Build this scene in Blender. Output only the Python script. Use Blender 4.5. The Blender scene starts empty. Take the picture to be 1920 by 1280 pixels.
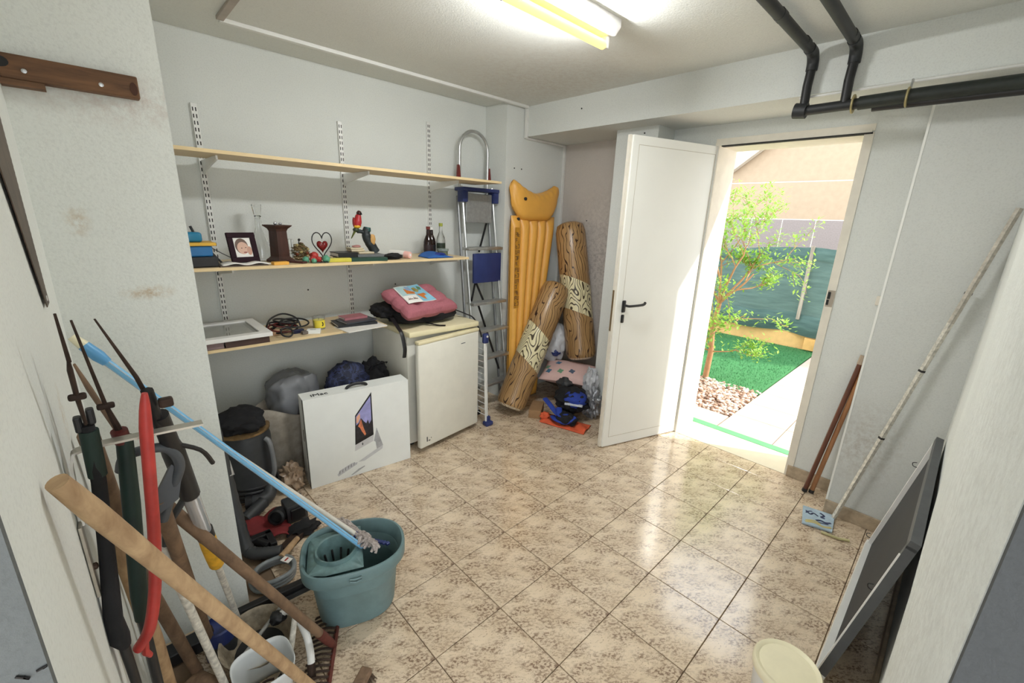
import bpy, bmesh, math, random
from mathutils import Vector, Matrix, noise as mnoise
from math import sin, cos, pi, radians, hypot, atan2
random.seed(7)
S = bpy.context.scene
COL = S.collection

# ------------------------------------------------------------------ camera
# world: X runs along the shelf wall away from us, Y along the door wall, Z up; metres
cd = bpy.data.cameras.new('camera'); cam = bpy.data.objects.new('camera', cd); COL.objects.link(cam)
cd.sensor_width = 36.0; cd.lens = 807.72 / 1920 * 36.0; cd.clip_start = 0.02
yaw, pit, rol = 0.801455, -0.278752, 0.036226
fw = Vector((cos(pit)*cos(yaw), cos(pit)*sin(yaw), sin(pit)))
rt = Vector((sin(yaw), -cos(yaw), 0)); up = rt.cross(fw)
r2 = rt*cos(rol) + up*sin(rol); u2 = -rt*sin(rol) + up*cos(rol)
M = Matrix((r2, u2, -fw)).transposed().to_4x4(); M.translation = (0, 0, 1.55)
cam.matrix_world = M
S.camera = cam

# ------------------------------------------------------------------ light
W = bpy.data.worlds.new('sky'); S.world = W; W.use_nodes = True
bg = W.node_tree.nodes['Background']; bg.inputs[0].default_value = (0.90, 0.95, 1.0, 1); bg.inputs[1].default_value = 2.0
sl = bpy.data.lights.new('sun', 'SUN'); sl.energy = 4.0; sl.angle = radians(1.2); sl.color = (1.0, 0.95, 0.86)
so = bpy.data.objects.new('sun', sl); COL.objects.link(so)
so.rotation_euler = Vector((-0.37, 0.675, -0.638)).to_track_quat('-Z', 'Y').to_euler(); so.location = (8, -4, 8)
S.view_settings.view_transform = 'Standard'; S.view_settings.look = 'None'
S.view_settings.gamma = 1.0; S.view_settings.use_curve_mapping = False
S.view_settings.exposure = 0.85

# ------------------------------------------------------------------ materials
def nt(name):
    m = bpy.data.materials.new(name); m.use_nodes = True
    t = m.node_tree; return m, t, t.nodes['Principled BSDF']
def node(t, k, **kw):
    n = t.nodes.new(k)
    for a, b in kw.items(): setattr(n, a, b)
    return n
def inp(n, **kw):
    for a, b in kw.items(): n.inputs[a].default_value = b
def L(t, a, b): t.links.new(a, b)
def col4(c): return (c[0], c[1], c[2], 1)
def rgb(r, g, b):
    f = lambda v: (v/255/12.92) if v/255 <= 0.04045 else ((v/255+0.055)/1.055)**2.4
    return (f(r), f(g), f(b))
def coords(t, scale=(1, 1, 1), kind='Object', rot=(0, 0, 0)):
    tc = node(t, 'ShaderNodeTexCoord'); mp = node(t, 'ShaderNodeMapping')
    mp.inputs['Scale'].default_value = scale; mp.inputs['Rotation'].default_value = rot
    L(t, tc.outputs[kind], mp.inputs[0]); return mp.outputs[0]
def nz(t, vec, scale=5, detail=4, rough=.5, dist=0):
    n = node(t, 'ShaderNodeTexNoise'); n.inputs['Scale'].default_value = scale; n.inputs['Detail'].default_value = detail
    n.inputs['Roughness'].default_value = rough; n.inputs['Distortion'].default_value = dist
    L(t, vec, n.inputs['Vector']); return n.outputs['Fac']
def ramp(t, fac, stops, interp='LINEAR'):
    r = node(t, 'ShaderNodeValToRGB'); e = r.color_ramp.elements; r.color_ramp.interpolation = interp
    while len(e) < len(stops): e.new(0.5)
    for k, (p, c) in zip(e, stops):
        k.position = p; k.color = col4(c) if not isinstance(c, (int, float)) else (c, c, c, 1)
    L(t, fac, r.inputs[0]); return r.outputs[0]
def mixc(t, fac, a, b, mode='MIX'):
    m = node(t, 'ShaderNodeMix', data_type='RGBA', blend_type=mode)
    for sock, v in ((m.inputs[0], fac), (m.inputs[6], a), (m.inputs[7], b)):
        if hasattr(v, 'is_linked'): L(t, v, sock)
        else: sock.default_value = col4(v) if isinstance(v, tuple) else v
    return m.outputs[2]
def math_(t, op, a, b=None):
    n = node(t, 'ShaderNodeMath', operation=op)
    for i, v in enumerate((a, b)):
        if v is None: continue
        if hasattr(v, 'is_linked'): L(t, v, n.inputs[i])
        else: n.inputs[i].default_value = v
    return n.outputs[0]
def bump(t, b, h, strength=.2, dist=.005):
    n = node(t, 'ShaderNodeBump'); n.inputs['Strength'].default_value = strength; n.inputs['Distance'].default_value = dist
    L(t, h, n.inputs['Height']); L(t, n.outputs[0], b.inputs['Normal'])
MC = {}
def mat(name, c, rough=.6, metal=0, var=.12, vs=12, bmp=0, bs=60, spec=.5, trans=0, sheen=0, stretch=(1, 1, 1)):
    if name in MC: return MC[name]
    m, t, b = nt(name)
    v = coords(t, stretch)
    f = nz(t, v, vs, 5, .6)
    dark = tuple(x*(1-var) for x in c); lite = tuple(min(1, x*(1+var)) for x in c)
    L(t, ramp(t, f, [(.3, dark), (.7, lite)]), b.inputs['Base Color'])
    inp(b, Roughness=rough, Metallic=metal); b.inputs['Specular IOR Level'].default_value = spec
    if trans: b.inputs['Transmission Weight'].default_value = trans
    if bmp: bump(t, b, nz(t, v, bs, 4), bmp)
    MC[name] = m; return m
def plaster(name, c, stains=(), scuff=.06):
    m, t, b = nt(name); v = coords(t)
    c0 = ramp(t, nz(t, v, 2.2, 6, .62), [(.25, tuple(x*(1-scuff) for x in c)), (.75, c)])
    g = ramp(t, nz(t, v, 160, 2), [(.30, .93), (.52, 1.0)])
    out = mixc(t, 1.0, c0, g, 'MULTIPLY')
    for (p, r, sc, colr, amt) in stains:
        mp = node(t, 'ShaderNodeMapping'); tc = node(t, 'ShaderNodeTexCoord'); L(t, tc.outputs['Object'], mp.inputs[0])
        mp.inputs['Location'].default_value = [-p[i]*sc[i] for i in range(3)]; mp.inputs['Scale'].default_value = sc
        ln = node(t, 'ShaderNodeVectorMath', operation='LENGTH'); L(t, mp.outputs[0], ln.inputs[0])
        d = ramp(t, ln.outputs['Value'], [(0, 1.0), (r, 0.0)])
        n2 = ramp(t, nz(t, v, 38, 5, .7), [(.42, 0.0), (.62, 1.0)])
        out = mixc(t, math_(t, 'MULTIPLY', math_(t, 'MULTIPLY', d, n2), amt), out, colr)
    L(t, out, b.inputs['Base Color']); inp(b, Roughness=.82); b.inputs['Specular IOR Level'].default_value = .25
    bump(t, b, nz(t, v, 120, 5, .65), .35, .004); return m
WHITE = rgb(222, 225, 221)
M_wall = plaster('plaster', WHITE)
OCH = rgb(176, 142, 84)
M_pillar = plaster('plaster_stained', rgb(231, 234, 228), [((.10, 1.69, 1.295), .06, (.8, 1, 2.2), OCH, .8), ((-.02, 1.69, 1.50), .05, (1.5, 1, 1), OCH, .6), ((.13, 1.69, 1.82), .2, (.7, 1, 2.4), rgb(170, 130, 110), .35)])
M_lwall = plaster('plaster_streaked', rgb(229, 232, 227), [((-.095, 1.14, 1.16), .07, (1, 1.6, 1), OCH, .5)])
M_alc = plaster('plaster_alcove', rgb(204, 197, 190), [((3.12, 2.2, 1.2), .5, (1, 1, .7), rgb(120, 110, 108), .5)], .12)  # alcove plaster: greyer base, blotched darker around the middle
M_ceil = plaster('ceiling_paint', rgb(226, 228, 223), [((2.3, 2.1, 2.385), .9, (1, 1, 1), rgb(190, 178, 165), .35)])
M_grey = plaster('grey_paint', rgb(108, 112, 112), [], .15)
M_skirt = mat('skirting_tile', rgb(176, 158, 134), .4, var=.2, vs=30)

def tile_mat():
    m, t, b = nt('glazed_tile'); v = coords(t)
    base = ramp(t, nz(t, v, 9, 4), [(.3, rgb(216, 194, 165)), (.7, rgb(232, 213, 187))])
    def grain(ax):        # stretched along the tile's diagonal
        tc = node(t, 'ShaderNodeTexCoord'); mp = node(t, 'ShaderNodeMapping'); mp.vector_type = 'TEXTURE'
        mp.inputs['Rotation'].default_value = (0, 0, -.62); mp.inputs['Scale'].default_value = (ax, 1, 1)
        L(t, tc.outputs['Object'], mp.inputs[0]); return mp.outputs[0]
    streak = ramp(t, nz(t, grain(2.4), 17, 4, .6, .5), [(.38, 0.0), (.60, 1.0)])
    speck = ramp(t, nz(t, grain(1.8), 105, 3, .7), [(.48, 0.0), (.54, 1.0)])
    spk2 = ramp(t, nz(t, grain(1.5), 130, 2, .6), [(.60, 0.0), (.66, 1.0)])
    k = math_(t, 'MULTIPLY', streak, math_(t, 'MAXIMUM', speck, .22))
    k = math_(t, 'MAXIMUM', math_(t, 'MULTIPLY', k, .9), math_(t, 'MULTIPLY', spk2, .55))
    L(t, mixc(t, k, base, rgb(122, 95, 76)), b.inputs['Base Color'])
    L(t, ramp(t, nz(t, v, 40, 4), [(.3, .12), (.7, .20)]), b.inputs['Roughness']); b.inputs['IOR'].default_value = 1.85
    bump(t, b, nz(t, v, 30, 3), .05, .003); return m
M_tile = tile_mat()
M_grout = mat('grout', rgb(120, 100, 80), .9)
def wood(name, c, d, scale=(1, 1, 1), ws=18, rough=.55):
    m, t, b = nt(name); v = coords(t, scale)
    f = nz(t, v, ws, 6, .6, .4)
    L(t, ramp(t, f, [(.3, d), (.65, c)]), b.inputs['Base Color']); inp(b, Roughness=rough)
    bump(t, b, f, .1, .002); return m
M_shelf = wood('pale_laminate', rgb(222, 202, 164), rgb(208, 186, 148), (.4, 6, 6), 10, .5)
M_oldwood = wood('dark_old_wood', rgb(122, 86, 56), rgb(82, 56, 36), (1, 8, 8), 8, .7)
M_handle = wood('worn_ash_handle', rgb(190, 160, 122), rgb(150, 120, 88), (1, 1, .5), 30, .7)
M_handle2 = wood('dark_ash_handle', rgb(130, 104, 80), rgb(92, 72, 55), (1, 1, .5), 30, .75)
M_doorp = mat('white_lacquer', rgb(240, 240, 234), .35, var=.02, vs=3)
M_frame = mat('cream_frame_paint', rgb(228, 222, 208), .5, var=.06)
M_metal = mat('galvanised', rgb(190, 192, 192), .35, .9, .1, 30)
M_alu = mat('aluminium', rgb(200, 202, 202), .32, .85, .1, 20)
M_upr = mat('white_steel', rgb(226, 226, 222), .4, .1, .04)
M_dark = mat('dark_slot', rgb(40, 40, 40), .8)
M_black = mat('black_plastic', rgb(26, 26, 28), .45, var=.3)
M_blackf = mat('black_fabric', rgb(22, 22, 25), .9, var=.35, bmp=.4, bs=50)
M_pipe = mat('black_pipe', rgb(36, 38, 40), .5, var=.25)
M_iron = mat('rusty_iron', rgb(62, 48, 40), .7, .5, .35, 40, .3)
M_red = mat('red_paint', rgb(178, 56, 50), .5, var=.2, vs=25)
M_redm = mat('faded_red_steel', rgb(104, 54, 46), .65, .3, .3, 40)
M_green = mat('dark_green', rgb(17, 42, 36), .6, var=.3)
M_blue = mat('blue_plastic', rgb(44, 56, 108), .4, var=.12)
M_lblue = mat('light_blue_pole', rgb(122, 184, 224), .3, var=.05)
M_cream = mat('cream_plastic', rgb(236, 228, 196), .4, var=.05)
M_fridge = mat('fridge_enamel', rgb(232, 230, 218), .3, var=.03)
M_fridget = mat('fridge_top', rgb(232, 222, 184), .4, var=.06)
M_card = mat('white_card', rgb(238, 241, 238), .6, var=.02)
M_brown = mat('cardboard', rgb(158, 124, 88), .85, var=.12)
M_paper = mat('paper', rgb(232, 230, 224), .8, var=.03)
M_yel = mat('yellow_grip', rgb(222, 170, 46), .7, var=.25, vs=30)
M_silver = mat('brushed_silver', rgb(206, 208, 212), .25, .6, .06)
M_grey_p = mat('grey_plastic', rgb(88, 92, 96), .5, var=.15)
M_dgrey = mat('dark_grey_plastic', rgb(52, 54, 56), .5, var=.25)
M_whitep = mat('white_plastic', rgb(232, 232, 228), .4, var=.04)
M_rustw = mat('rusty_white_paint', rgb(206, 202, 190), .6, var=.35, vs=60)
M_teal = mat('bucket_teal', rgb(104, 130, 132), .45, var=.12, vs=20)
M_teald = mat('bucket_inside', rgb(70, 130, 146), .45, var=.15, vs=20)
M_pink = mat('pink_fabric', rgb(170, 102, 112), .9, var=.1, vs=90, bmp=.25, bs=160)
M_bluef = mat('blue_fabric', rgb(34, 60, 150), .8, var=.25)
M_orange = mat('orange_fabric', rgb(214, 92, 56), .85, var=.15)
M_redc = mat('red_cloth', rgb(118, 36, 38), .85, var=.25)
def glass(name, c, rough=.02, alpha=None):
    m, t, b = nt(name); inp(b, Roughness=rough, IOR=1.45); b.inputs['Base Color'].default_value = col4(c)
    b.inputs['Transmission Weight'].default_value = 1.0
    f = nz(t, coords(t), 20, 2); L(t, ramp(t, f, [(0, rough), (1, rough+.03)]), b.inputs['Roughness']); return m
M_glass = glass('clear_glass', (.96, .97, .97))
M_gbrown = glass('dark_bottle_glass', rgb(70, 30, 22))
def emis(name, c, s):
    m, t, b = nt(name); b.inputs['Base Color'].default_value = col4(c)
    b.inputs['Emission Color'].default_value = col4(c); b.inputs['Emission Strength'].default_value = s
    L(t, math_(t, 'MULTIPLY', nz(t, coords(t), 3, 1), .8), b.inputs['Roughness']); return m

# ------------------------------------------------------------------ mesh helpers
def basis(d):
    d = Vector(d).normalized(); a = Vector((0, 0, 1)) if abs(d.z) < .95 else Vector((1, 0, 0))
    u = a.cross(d).normalized(); return u, d.cross(u), d
class MB:
    def __init__(s): s.v = []; s.f = []
    def add(s, vs, fs):
        o = len(s.v); s.v += [Vector(p) for p in vs]; s.f += [tuple(i+o for i in f) for f in fs]; return s
    def box(s, a, b, R=None):
        x0, y0, z0 = a; x1, y1, z1 = b
        vs = [(x0,y0,z0),(x1,y0,z0),(x1,y1,z0),(x0,y1,z0),(x0,y0,z1),(x1,y0,z1),(x1,y1,z1),(x0,y1,z1)]
        if R is not None: vs = [R @ Vector(p) for p in vs]
        return s.add(vs, [(0,3,2,1),(4,5,6,7),(0,1,5,4),(1,2,6,5),(2,3,7,6),(3,0,4,7)])
    def rbox(s, a, b, r=.005, R=None, seg=2):
        bm = bmesh.new(); bmesh.ops.create_cube(bm, size=1)
        for v in bm.verts: v.co = Vector([a[i] + (v.co[i]+.5)*(b[i]-a[i]) for i in range(3)])
        bmesh.ops.bevel(bm, geom=bm.edges[:], offset=r, segments=seg, affect='EDGES', profile=.5)
        bm.verts.index_update()
        vs = [(R @ v.co if R is not None else v.co.copy()) for v in bm.verts]; fs = [[v.index for v in f.verts] for f in bm.faces]
        bm.free(); return s.add(vs, fs)
    def tube(s, pts, r, n=10, closed=False, caps=True, flat=None):
        pts = [Vector(p) for p in pts]; m = len(pts); rr = r if isinstance(r, (list, tuple)) else [r]*m
        u = None; o = len(s.v); vs = []
        for i, p in enumerate(pts):
            a = pts[(i-1) % m] if (i or closed) else p; b = pts[(i+1) % m] if (i < m-1 or closed) else p
            d = (b-a).normalized()
            if u is None: u, w, _ = basis(d)
            u = (u - d*u.dot(d)).normalized(); w = d.cross(u)
            for k in range(n):
                t = 2*pi*k/n; fx = 1 if flat is None else flat
                vs.append(p + u*rr[i]*cos(t) + w*rr[i]*fx*sin(t))
        fs = []
        for i in range(m if closed else m-1):
            for k in range(n):
                a, b = i*n, ((i+1) % m)*n; fs.append((a+k, a+(k+1) % n, b+(k+1) % n, b+k))
        if caps and not closed: fs += [tuple(range(n-1, -1, -1)), tuple(range((m-1)*n, m*n))]
        return s.add(vs, fs)
    def lathe(s, prof, n=24, o=(0, 0, 0), d=(0, 0, 1), close=True):
        u, w, d = basis(d); o = Vector(o); vs = []; m = len(prof)
        for r, z in prof:
            for k in range(n):
                t = 2*pi*k/n; vs.append(o + d*z + (u*cos(t) + w*sin(t))*max(r, 1e-5))
        fs = [(i*n+k, i*n+(k+1) % n, (i+1)*n+(k+1) % n, (i+1)*n+k) for i in range(m-1) for k in range(n)]
        if close: fs += [tuple(range(n-1, -1, -1)), tuple(range((m-1)*n, m*n))]
        return s.add(vs, fs)
    def prism(s, poly, O, U, V, t):
        O, U, V = Vector(O), Vector(U), Vector(V); N = U.cross(V).normalized(); k = len(poly)
        a = [O + U*x + V*y for x, y in poly]; b = [p + N*t for p in a]
        return s.add(a+b, [tuple(range(k-1, -1, -1)), tuple(range(k, 2*k))] + [(i, (i+1) % k, k+(i+1) % k, k+i) for i in range(k)])
    def surf(s, fn, nu, nv, cu=False, cv=False):
        vs = [fn(i/(nu if cu else nu-1), j/(nv if cv else nv-1)) for i in range(nu) for j in range(nv)]
        fs = []
        for i in range(nu if cu else nu-1):
            for j in range(nv if cv else nv-1):
                a, b, c, d = i*nv+j, ((i+1) % nu)*nv+j, ((i+1) % nu)*nv+(j+1) % nv, i*nv+(j+1) % nv
                fs.append((a, b, c, d))
        return s.add(vs, fs)
    def blob(s, c, r, amp=.15, seed=0, sub=3, fq=2.0, R=None, p=2.0, zmin=None):
        bm = bmesh.new(); bmesh.ops.create_icosphere(bm, subdivisions=sub, radius=1)
        c = Vector(c); r = Vector(r) if isinstance(r, (tuple, list)) else Vector((r, r, r)); vs = []
        for v in bm.verts:
            q = v.co.copy()
            if p != 2.0:
                L_ = (abs(q.x)**p + abs(q.y)**p + abs(q.z)**p)**(1/p); q = q / L_
            d = 1 + amp*(mnoise.noise(v.co*fq + Vector((seed*7.3, seed*3.1, seed))) + .6*mnoise.noise(v.co*fq*2.7 + Vector((seed, 0, 5))))
            q = Vector((q.x*r.x*d, q.y*r.y*d, q.z*r.z*d))
            if R is not None: q = R @ q
            q = q + c
            if zmin is not None and q.z < zmin: q.z = zmin
            vs.append(q)
        bm.verts.index_update(); fs = [[v.index for v in f.verts] for f in bm.faces]; bm.free()
        return s.add(vs, fs)
    def build(s, name, m, parent=None, smooth=None, mw=None, solid=0, kind=None, label=None):
        me = bpy.data.meshes.new(name); o = bpy.data.objects.new(name, me); COL.objects.link(o)
        if mw is None:
            if parent is not None: org = POS[parent.name]
            else:
                xs = [p.x for p in s.v]; ys = [p.y for p in s.v]
                org = Vector(((min(xs)+max(xs))/2, (min(ys)+max(ys))/2, min(p.z for p in s.v)))
            vs = [p-org for p in s.v]
            if parent is None: o.location = org; POS[o.name] = org
            else:
                POS[o.name] = org
        else:
            vs = s.v
            o.matrix_basis = (Matrix.Translation(-POS[parent.name]) @ mw) if parent is not None else mw
            POS[o.name] = mw.translation.copy()
        me.from_pydata([tuple(p) for p in vs], [], s.f)
        bm = bmesh.new(); bm.from_mesh(me); bmesh.ops.recalc_face_normals(bm, faces=bm.faces[:]); bm.to_mesh(me); bm.free()
        if smooth is not None:
            me.shade_smooth(); me.set_sharp_from_angle(angle=radians(smooth))
        me.materials.append(m)
        if parent is not None: o.parent = parent
        if solid: md = o.modifiers.new('thick', 'SOLIDIFY'); md.thickness = solid; md.offset = 0
        if kind: o['kind'] = kind
        if label: o['label'] = label
        return o
POS = {}
def thing(name, label, cat, loc, group=None):
    o = bpy.data.objects.new(name, None); COL.objects.link(o); o.location = loc; o.empty_display_size = .05
    POS[o.name] = Vector(loc); o['label'] = label; o['category'] = cat
    if group: o['group'] = group
    return o
def tag(o, label, cat, group=None):
    o['label'] = label; o['category'] = cat
    if group: o['group'] = group
    return o
def struct(mb, name, m, parent=None, smooth=None, label=None):
    # setting meshes keep world coordinates so the plaster texture runs in metres
    o = mb.build(name, m, parent, smooth, mw=Matrix.Identity(4) if parent is None else None)
    if parent is None: o['kind'] = 'structure'; POS[o.name] = Vector((0, 0, 0))
    if label: o['label'] = label
    return o
def sub(mb_fn, name, m, parent, smooth=None, **k):
    b = MB(); mb_fn(b); return b.build(name, m, parent, smooth, **k)
def arc(c, u, v, r, a0, a1, n=10):
    c, u, v = Vector(c), Vector(u), Vector(v)
    return [c + u*r*cos(radians(a0+(a1-a0)*i/n)) + v*r*sin(radians(a0+(a1-a0)*i/n)) for i in range(n+1)]
def ell(rx, ry, n=20, c=(0, 0)): return [(c[0]+rx*cos(2*pi*i/n), c[1]+ry*sin(2*pi*i/n)) for i in range(n)]
def smoothpath(P, n=6):
    P = [Vector(p) for p in P]; out = []
    for i in range(len(P)-1):
        a, b, c, d = P[max(i-1, 0)], P[i], P[i+1], P[min(i+2, len(P)-1)]
        for k in range(n):
            t = k/n
            out.append(.5*((2*b) + (c-a)*t + (2*a-5*b+4*c-d)*t*t + (3*b-a-3*c+d)*t**3))
    return out + [P[-1]]
def rigid(o, z=0, tilt=0):
    return Matrix.Translation(Vector(o)) @ Matrix.Rotation(z, 4, 'Z') @ Matrix.Rotation(tilt, 4, 'X')
def text_mesh(body, size, name, m, parent, mw, t=.0008):
    cu = bpy.data.curves.new(name, 'FONT'); cu.body = body; cu.size = size; cu.extrude = t; cu.align_x = 'CENTER'; cu.align_y = 'CENTER'
    tmp = bpy.data.objects.new('tmp_text', cu); COL.objects.link(tmp)
    dg = bpy.context.evaluated_depsgraph_get(); me = bpy.data.meshes.new_from_object(tmp.evaluated_get(dg))
    bpy.data.objects.remove(tmp); bpy.data.curves.remove(cu)
    o = bpy.data.objects.new(name, me); COL.objects.link(o); me.materials.clear(); me.materials.append(m)
    o.parent = parent; o.matrix_basis = Matrix.Translation(-POS[parent.name]) @ mw; return o

# ================================================================== the room
H, ZB = 2.385, 2.171
XB, XD, XN, XO = 2.63, 3.04, 2.79, 3.33       # beam face, door wall, nearer wall, outer face
YW, YC, YR = 2.90, 2.65, -.105                 # shelf wall, corner column, right wall
T = .318
fl = struct(MB().box((-1.6, -1.3, -.12), (XO, 3.0, -.006)), 'floor', M_grout)
struct(MB().box((-9, -9, -.14), (3, 3, -.121)), 'ground_bounce', mat('concrete', rgb(190, 184, 174), .85, var=.1, vs=4))  # unseen ground slab, added to bounce sunlight indoors
tm = None
def solid_at(x, y):
    if x < -.1 and y > .52: return True
    if x < .2 and y > 1.7: return True
    return False
for i in range(-2, 11):
    for j in range(-2, 11):
        x0 = .975 + T*(i-3); y0 = .70 + T*(j-2); g = .0016
        x1, y1 = x0+T, y0+T
        cx0, cy0, cx1, cy1 = x0, y0, min(x1, XD), min(y1, YW)
        if cx1-cx0 < .02 or cy1-cy0 < .02: continue
        if solid_at((x0+x1)/2, (y0+y1)/2) or y1 < YR or x1 < -.3 or (x0 > XN and y1 < .27): continue
        full = cx1 == x1 and cy1 == y1
        def tilemesh(w, h):
            b = MB(); w2, h2 = w-g, h-g; e = .0012
            b.add([(g,g,-.006),(w2,g,-.006),(w2,h2,-.006),(g,h2,-.006),(g,g,-e),(w2,g,-e),(w2,h2,-e),(g,h2,-e),
                   (g+e,g+e,0),(w2-e,g+e,0),(w2-e,h2-e,0),(g+e,h2-e,0)],
                  [(0,1,5,4),(1,2,6,5),(2,3,7,6),(3,0,4,7),(4,5,9,8),(5,6,10,9),(6,7,11,10),(7,4,8,11),(8,9,10,11)])
            return b
        if full and tm is not None:
            o = bpy.data.objects.new('floor_tile', tm); COL.objects.link(o); o.parent = fl; o.location = (x0, y0, 0)
        else:
            o = tilemesh(cx1-cx0, cy1-cy0).build('floor_tile', M_tile, fl, mw=Matrix.Translation((x0, y0, 0)))
            if full: tm = o.data
# walls
struct(MB().box((.22, YW, 0), (2.43, 3.1, H)), 'wall_back', M_wall)
wl = struct(MB().box((-.5, 1.69, 0), (.22, 3.1, H)), 'wall_pillar', M_pillar)
struct(MB().box((-.5, .515, 0), (-.095, 1.69, H)), 'wall_left', M_lwall)
wg = struct(MB().box((-1.6, .503, 0), (-.094, .515, H)), 'wall_garage', M_grey)
sub(lambda b: [b.tube([(-.125+.012*k, .5015, 1.135+.004*((k*5) % 3)), (-.118+.012*k, .5015, 1.130+.005*((k*7) % 3)), (-.121+.012*k, .5015, 1.139)], .0012, 5) for k in range(3)], 'pen_marks', M_black, wg)
struct(MB().box((2.43, YC, 0), (3.4, 3.1, H)), 'wall_corner', M_wall)
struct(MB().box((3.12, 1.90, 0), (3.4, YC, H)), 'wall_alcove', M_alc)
struct(MB().box((2.82, 1.60, 0), (XO, 1.92, ZB)), 'wall_column', M_wall)
b = MB().box((XD, 1.28, 0), (XO, 1.60, ZB)).box((XD, .26, 0), (XO, .53, ZB)).box((XD, .53, 2.05), (XO, 1.28, ZB))
struct(b, 'wall_door', M_wall)
struct(MB().box((XN, -.6, 0), (XO, .265, ZB)), 'wall_near', plaster('plaster_grey', rgb(214, 216, 212), [((2.79, .17, .45), .3, (1, 1.5, 1), rgb(160, 148, 132), .5)], .08))
struct(MB().box((XN-.002, .258, .075), (XN+.004, .267, ZB)), 'trim_4', M_doorp)
struct(MB().box((.55, -.35, 0), (XN, YR, H)), 'wall_right', M_wall)
# rough plastered wall end, a little proud of the right wall and leaning away at the top
b = MB(); vs = []
for z, xf in ((0, 1.06), (.5, 1.12), (.75, 1.26), (1.0, 1.62), (1.6, 1.72), (H, 1.8)):
    vs += [(.55, YR-.01, z), (.55, -.078, z), (.57, -.075, z), (xf-.03, -.075, z), (xf, YR-.01, z)]
fs = [(5*k+i, 5*k+i+1, 5*k+i+6, 5*k+i+5) for k in range(5) for i in range(4)] + [(0, 1, 2, 3, 4), (29, 28, 27, 26, 25)]
b.add(vs, fs); struct(b, 'trim_plaster', plaster('plaster_rough', rgb(229, 232, 227), [((.9, -.075, .8), .8, (1, 1, .4), rgb(190, 190, 184), .5)], .12), smooth=40)
struct(MB().box((.538, -1.3, 0), (.55, -.079, H)), 'wall_garage_right', plaster('grey_paint_shaded', rgb(84, 87, 89), [], .2))  # garage grey with its shade put into a darker base colour
struct(MB().box((-1.6, -1.3, H), (XB+.1, 3.1, H+.15)), 'ceiling', M_ceil)
struct(MB().box((XB, -.6, ZB), (3.5, YC+.05, H+.02)), 'ceiling_beam', M_wall)
# skirtings
def skirt(name, a, c):
    o = struct(MB().rbox(a, c, .002), name, M_skirt)
skirt('baseboard_door', (XD-.012, .275, 0), (XD, .52, .078))
skirt('baseboard_near', (XN-.012, -.09, 0), (XN, .265, .078))
skirt('baseboard_right', (1.10, YR, 0), (XN-.02, -.092, .075))
skirt('baseboard_alcove', (2.808, 1.61, 0), (2.82, 1.92, .075))
skirt('baseboard_pillar', (-.09, 1.678, 0), (.22, 1.69, .03))
# floor border strip beside the right wall
# wall details: drilled plug holes
for (x, y, z, ax, lab) in ((2.52, 2.648, 1.93, 'y', 'left of two dark plug holes above the yellow mattress'), (2.60, 2.648, 1.93, 'y', 'right of two dark plug holes above the yellow mattress'), (.96, 2.898, 1.06, 'y', 'dark plug hole in the wall above the yellow candle'), (1.58, 2.898, 1.05, 'y', 'dark plug hole in the wall above the pink seat cushion'), (2.628, 2.1, 2.30, 'x', 'tiny dark hole in the face of the ceiling beam'), (3.118, 2.35, 1.55, 'x', 'tiny dark hole in the alcove wall beside the upright log'), (2.818, 1.7, 2.13, 'x', 'tiny dark hole at the top of the column behind the door')):
    d = (0, -1, 0) if ax == 'y' else (-1, 0, 0)
    tag(MB().lathe([(.005, 0), (.005, .003), (.003, .004)], 8, (x, y, z), d).build('wall_plug', M_dark), lab, 'wall plug', 'plug holes in the walls')

# ------------------------------------------------------------------ door and frame
FX, FY = 2.388, 1.508; HX, HY = 3.080, 1.276
dl = hypot(HX-FX, HY-FY); ang = atan2(HY-FY, HX-FX)
MD = Matrix.Translation((FX, FY, .008)) @ Matrix.Rotation(ang, 4, 'Z')     # local x from free edge to hinge, -y faces the room
dr = thing('door_1', 'white flush door standing open beside the garden doorway', 'door', (HX, HY, 0)); dr['kind'] = 'structure'; del dr['category']
DH = 2.035
def dpart(fn, name, m, parent=dr, smooth=None):
    b = MB(); fn(b); b.v = [MD @ v for v in b.v]; return b.build(name, m, parent, smooth)
leaf = dpart(lambda b: b.rbox((0, 0, 0), (dl, .038, DH), .002), 'door_leaf', M_doorp)
dpart(lambda b: b.box((.045, -.0008, .07), (.048, .001, DH-.05)).box((dl-.055, -.0008, .07), (dl-.052, .001, DH-.05)).box((.045, -.0008, DH-.053), (dl-.052, .001, DH-.05)).box((.045, -.0008, .07), (dl-.052, .001, .073)), 'panel_joint', mat('joint_shadow_paint', rgb(196, 190, 176), .7), leaf)
dpart(lambda b: b.box((-.016, .012, .0), (-.001, .034, DH)), 'edge_rebate', M_frame, leaf)
dpart(lambda b: b.box((-.0185, .015, .85), (-.0158, .03, 1.12)), 'lock_plate', mat('worn_brass', rgb(140, 120, 90), .5, .6), leaf)
hd = dpart(lambda b: b.rbox((.04, -.012, .975), (.068, 0, 1.055), .006), 'handle_rose', M_black, leaf, 40)
dpart(lambda b: b.tube(smoothpath([(.054, -.01, 1.025), (.054, -.045, 1.025), (.075, -.052, 1.024), (.17, -.052, 1.028), (.195, -.046, 1.040)], 5), [.008]*15+[.009]*6, 10), 'handle', M_black, leaf, 60)
dpart(lambda b: b.rbox((.043, -.008, .905), (.066, 0, .960), .006), 'keyhole_plate', M_black, leaf, 40)
b = MB().box((XD-.004, 1.276, 0), (XO, 1.284, 2.05)).box((XD-.004, .524, 0), (XO, .532, 2.05)).box((XD-.012, .50, 2.042), (XO, 1.30, 2.058))
b.box((XD-.006, .49, 0), (XD+.001, .53, 2.045)).box((XD-.006, .49, 2.05), (XD+.001, 1.30, 2.085))
struct(b, 'trim_1', M_frame)
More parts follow.
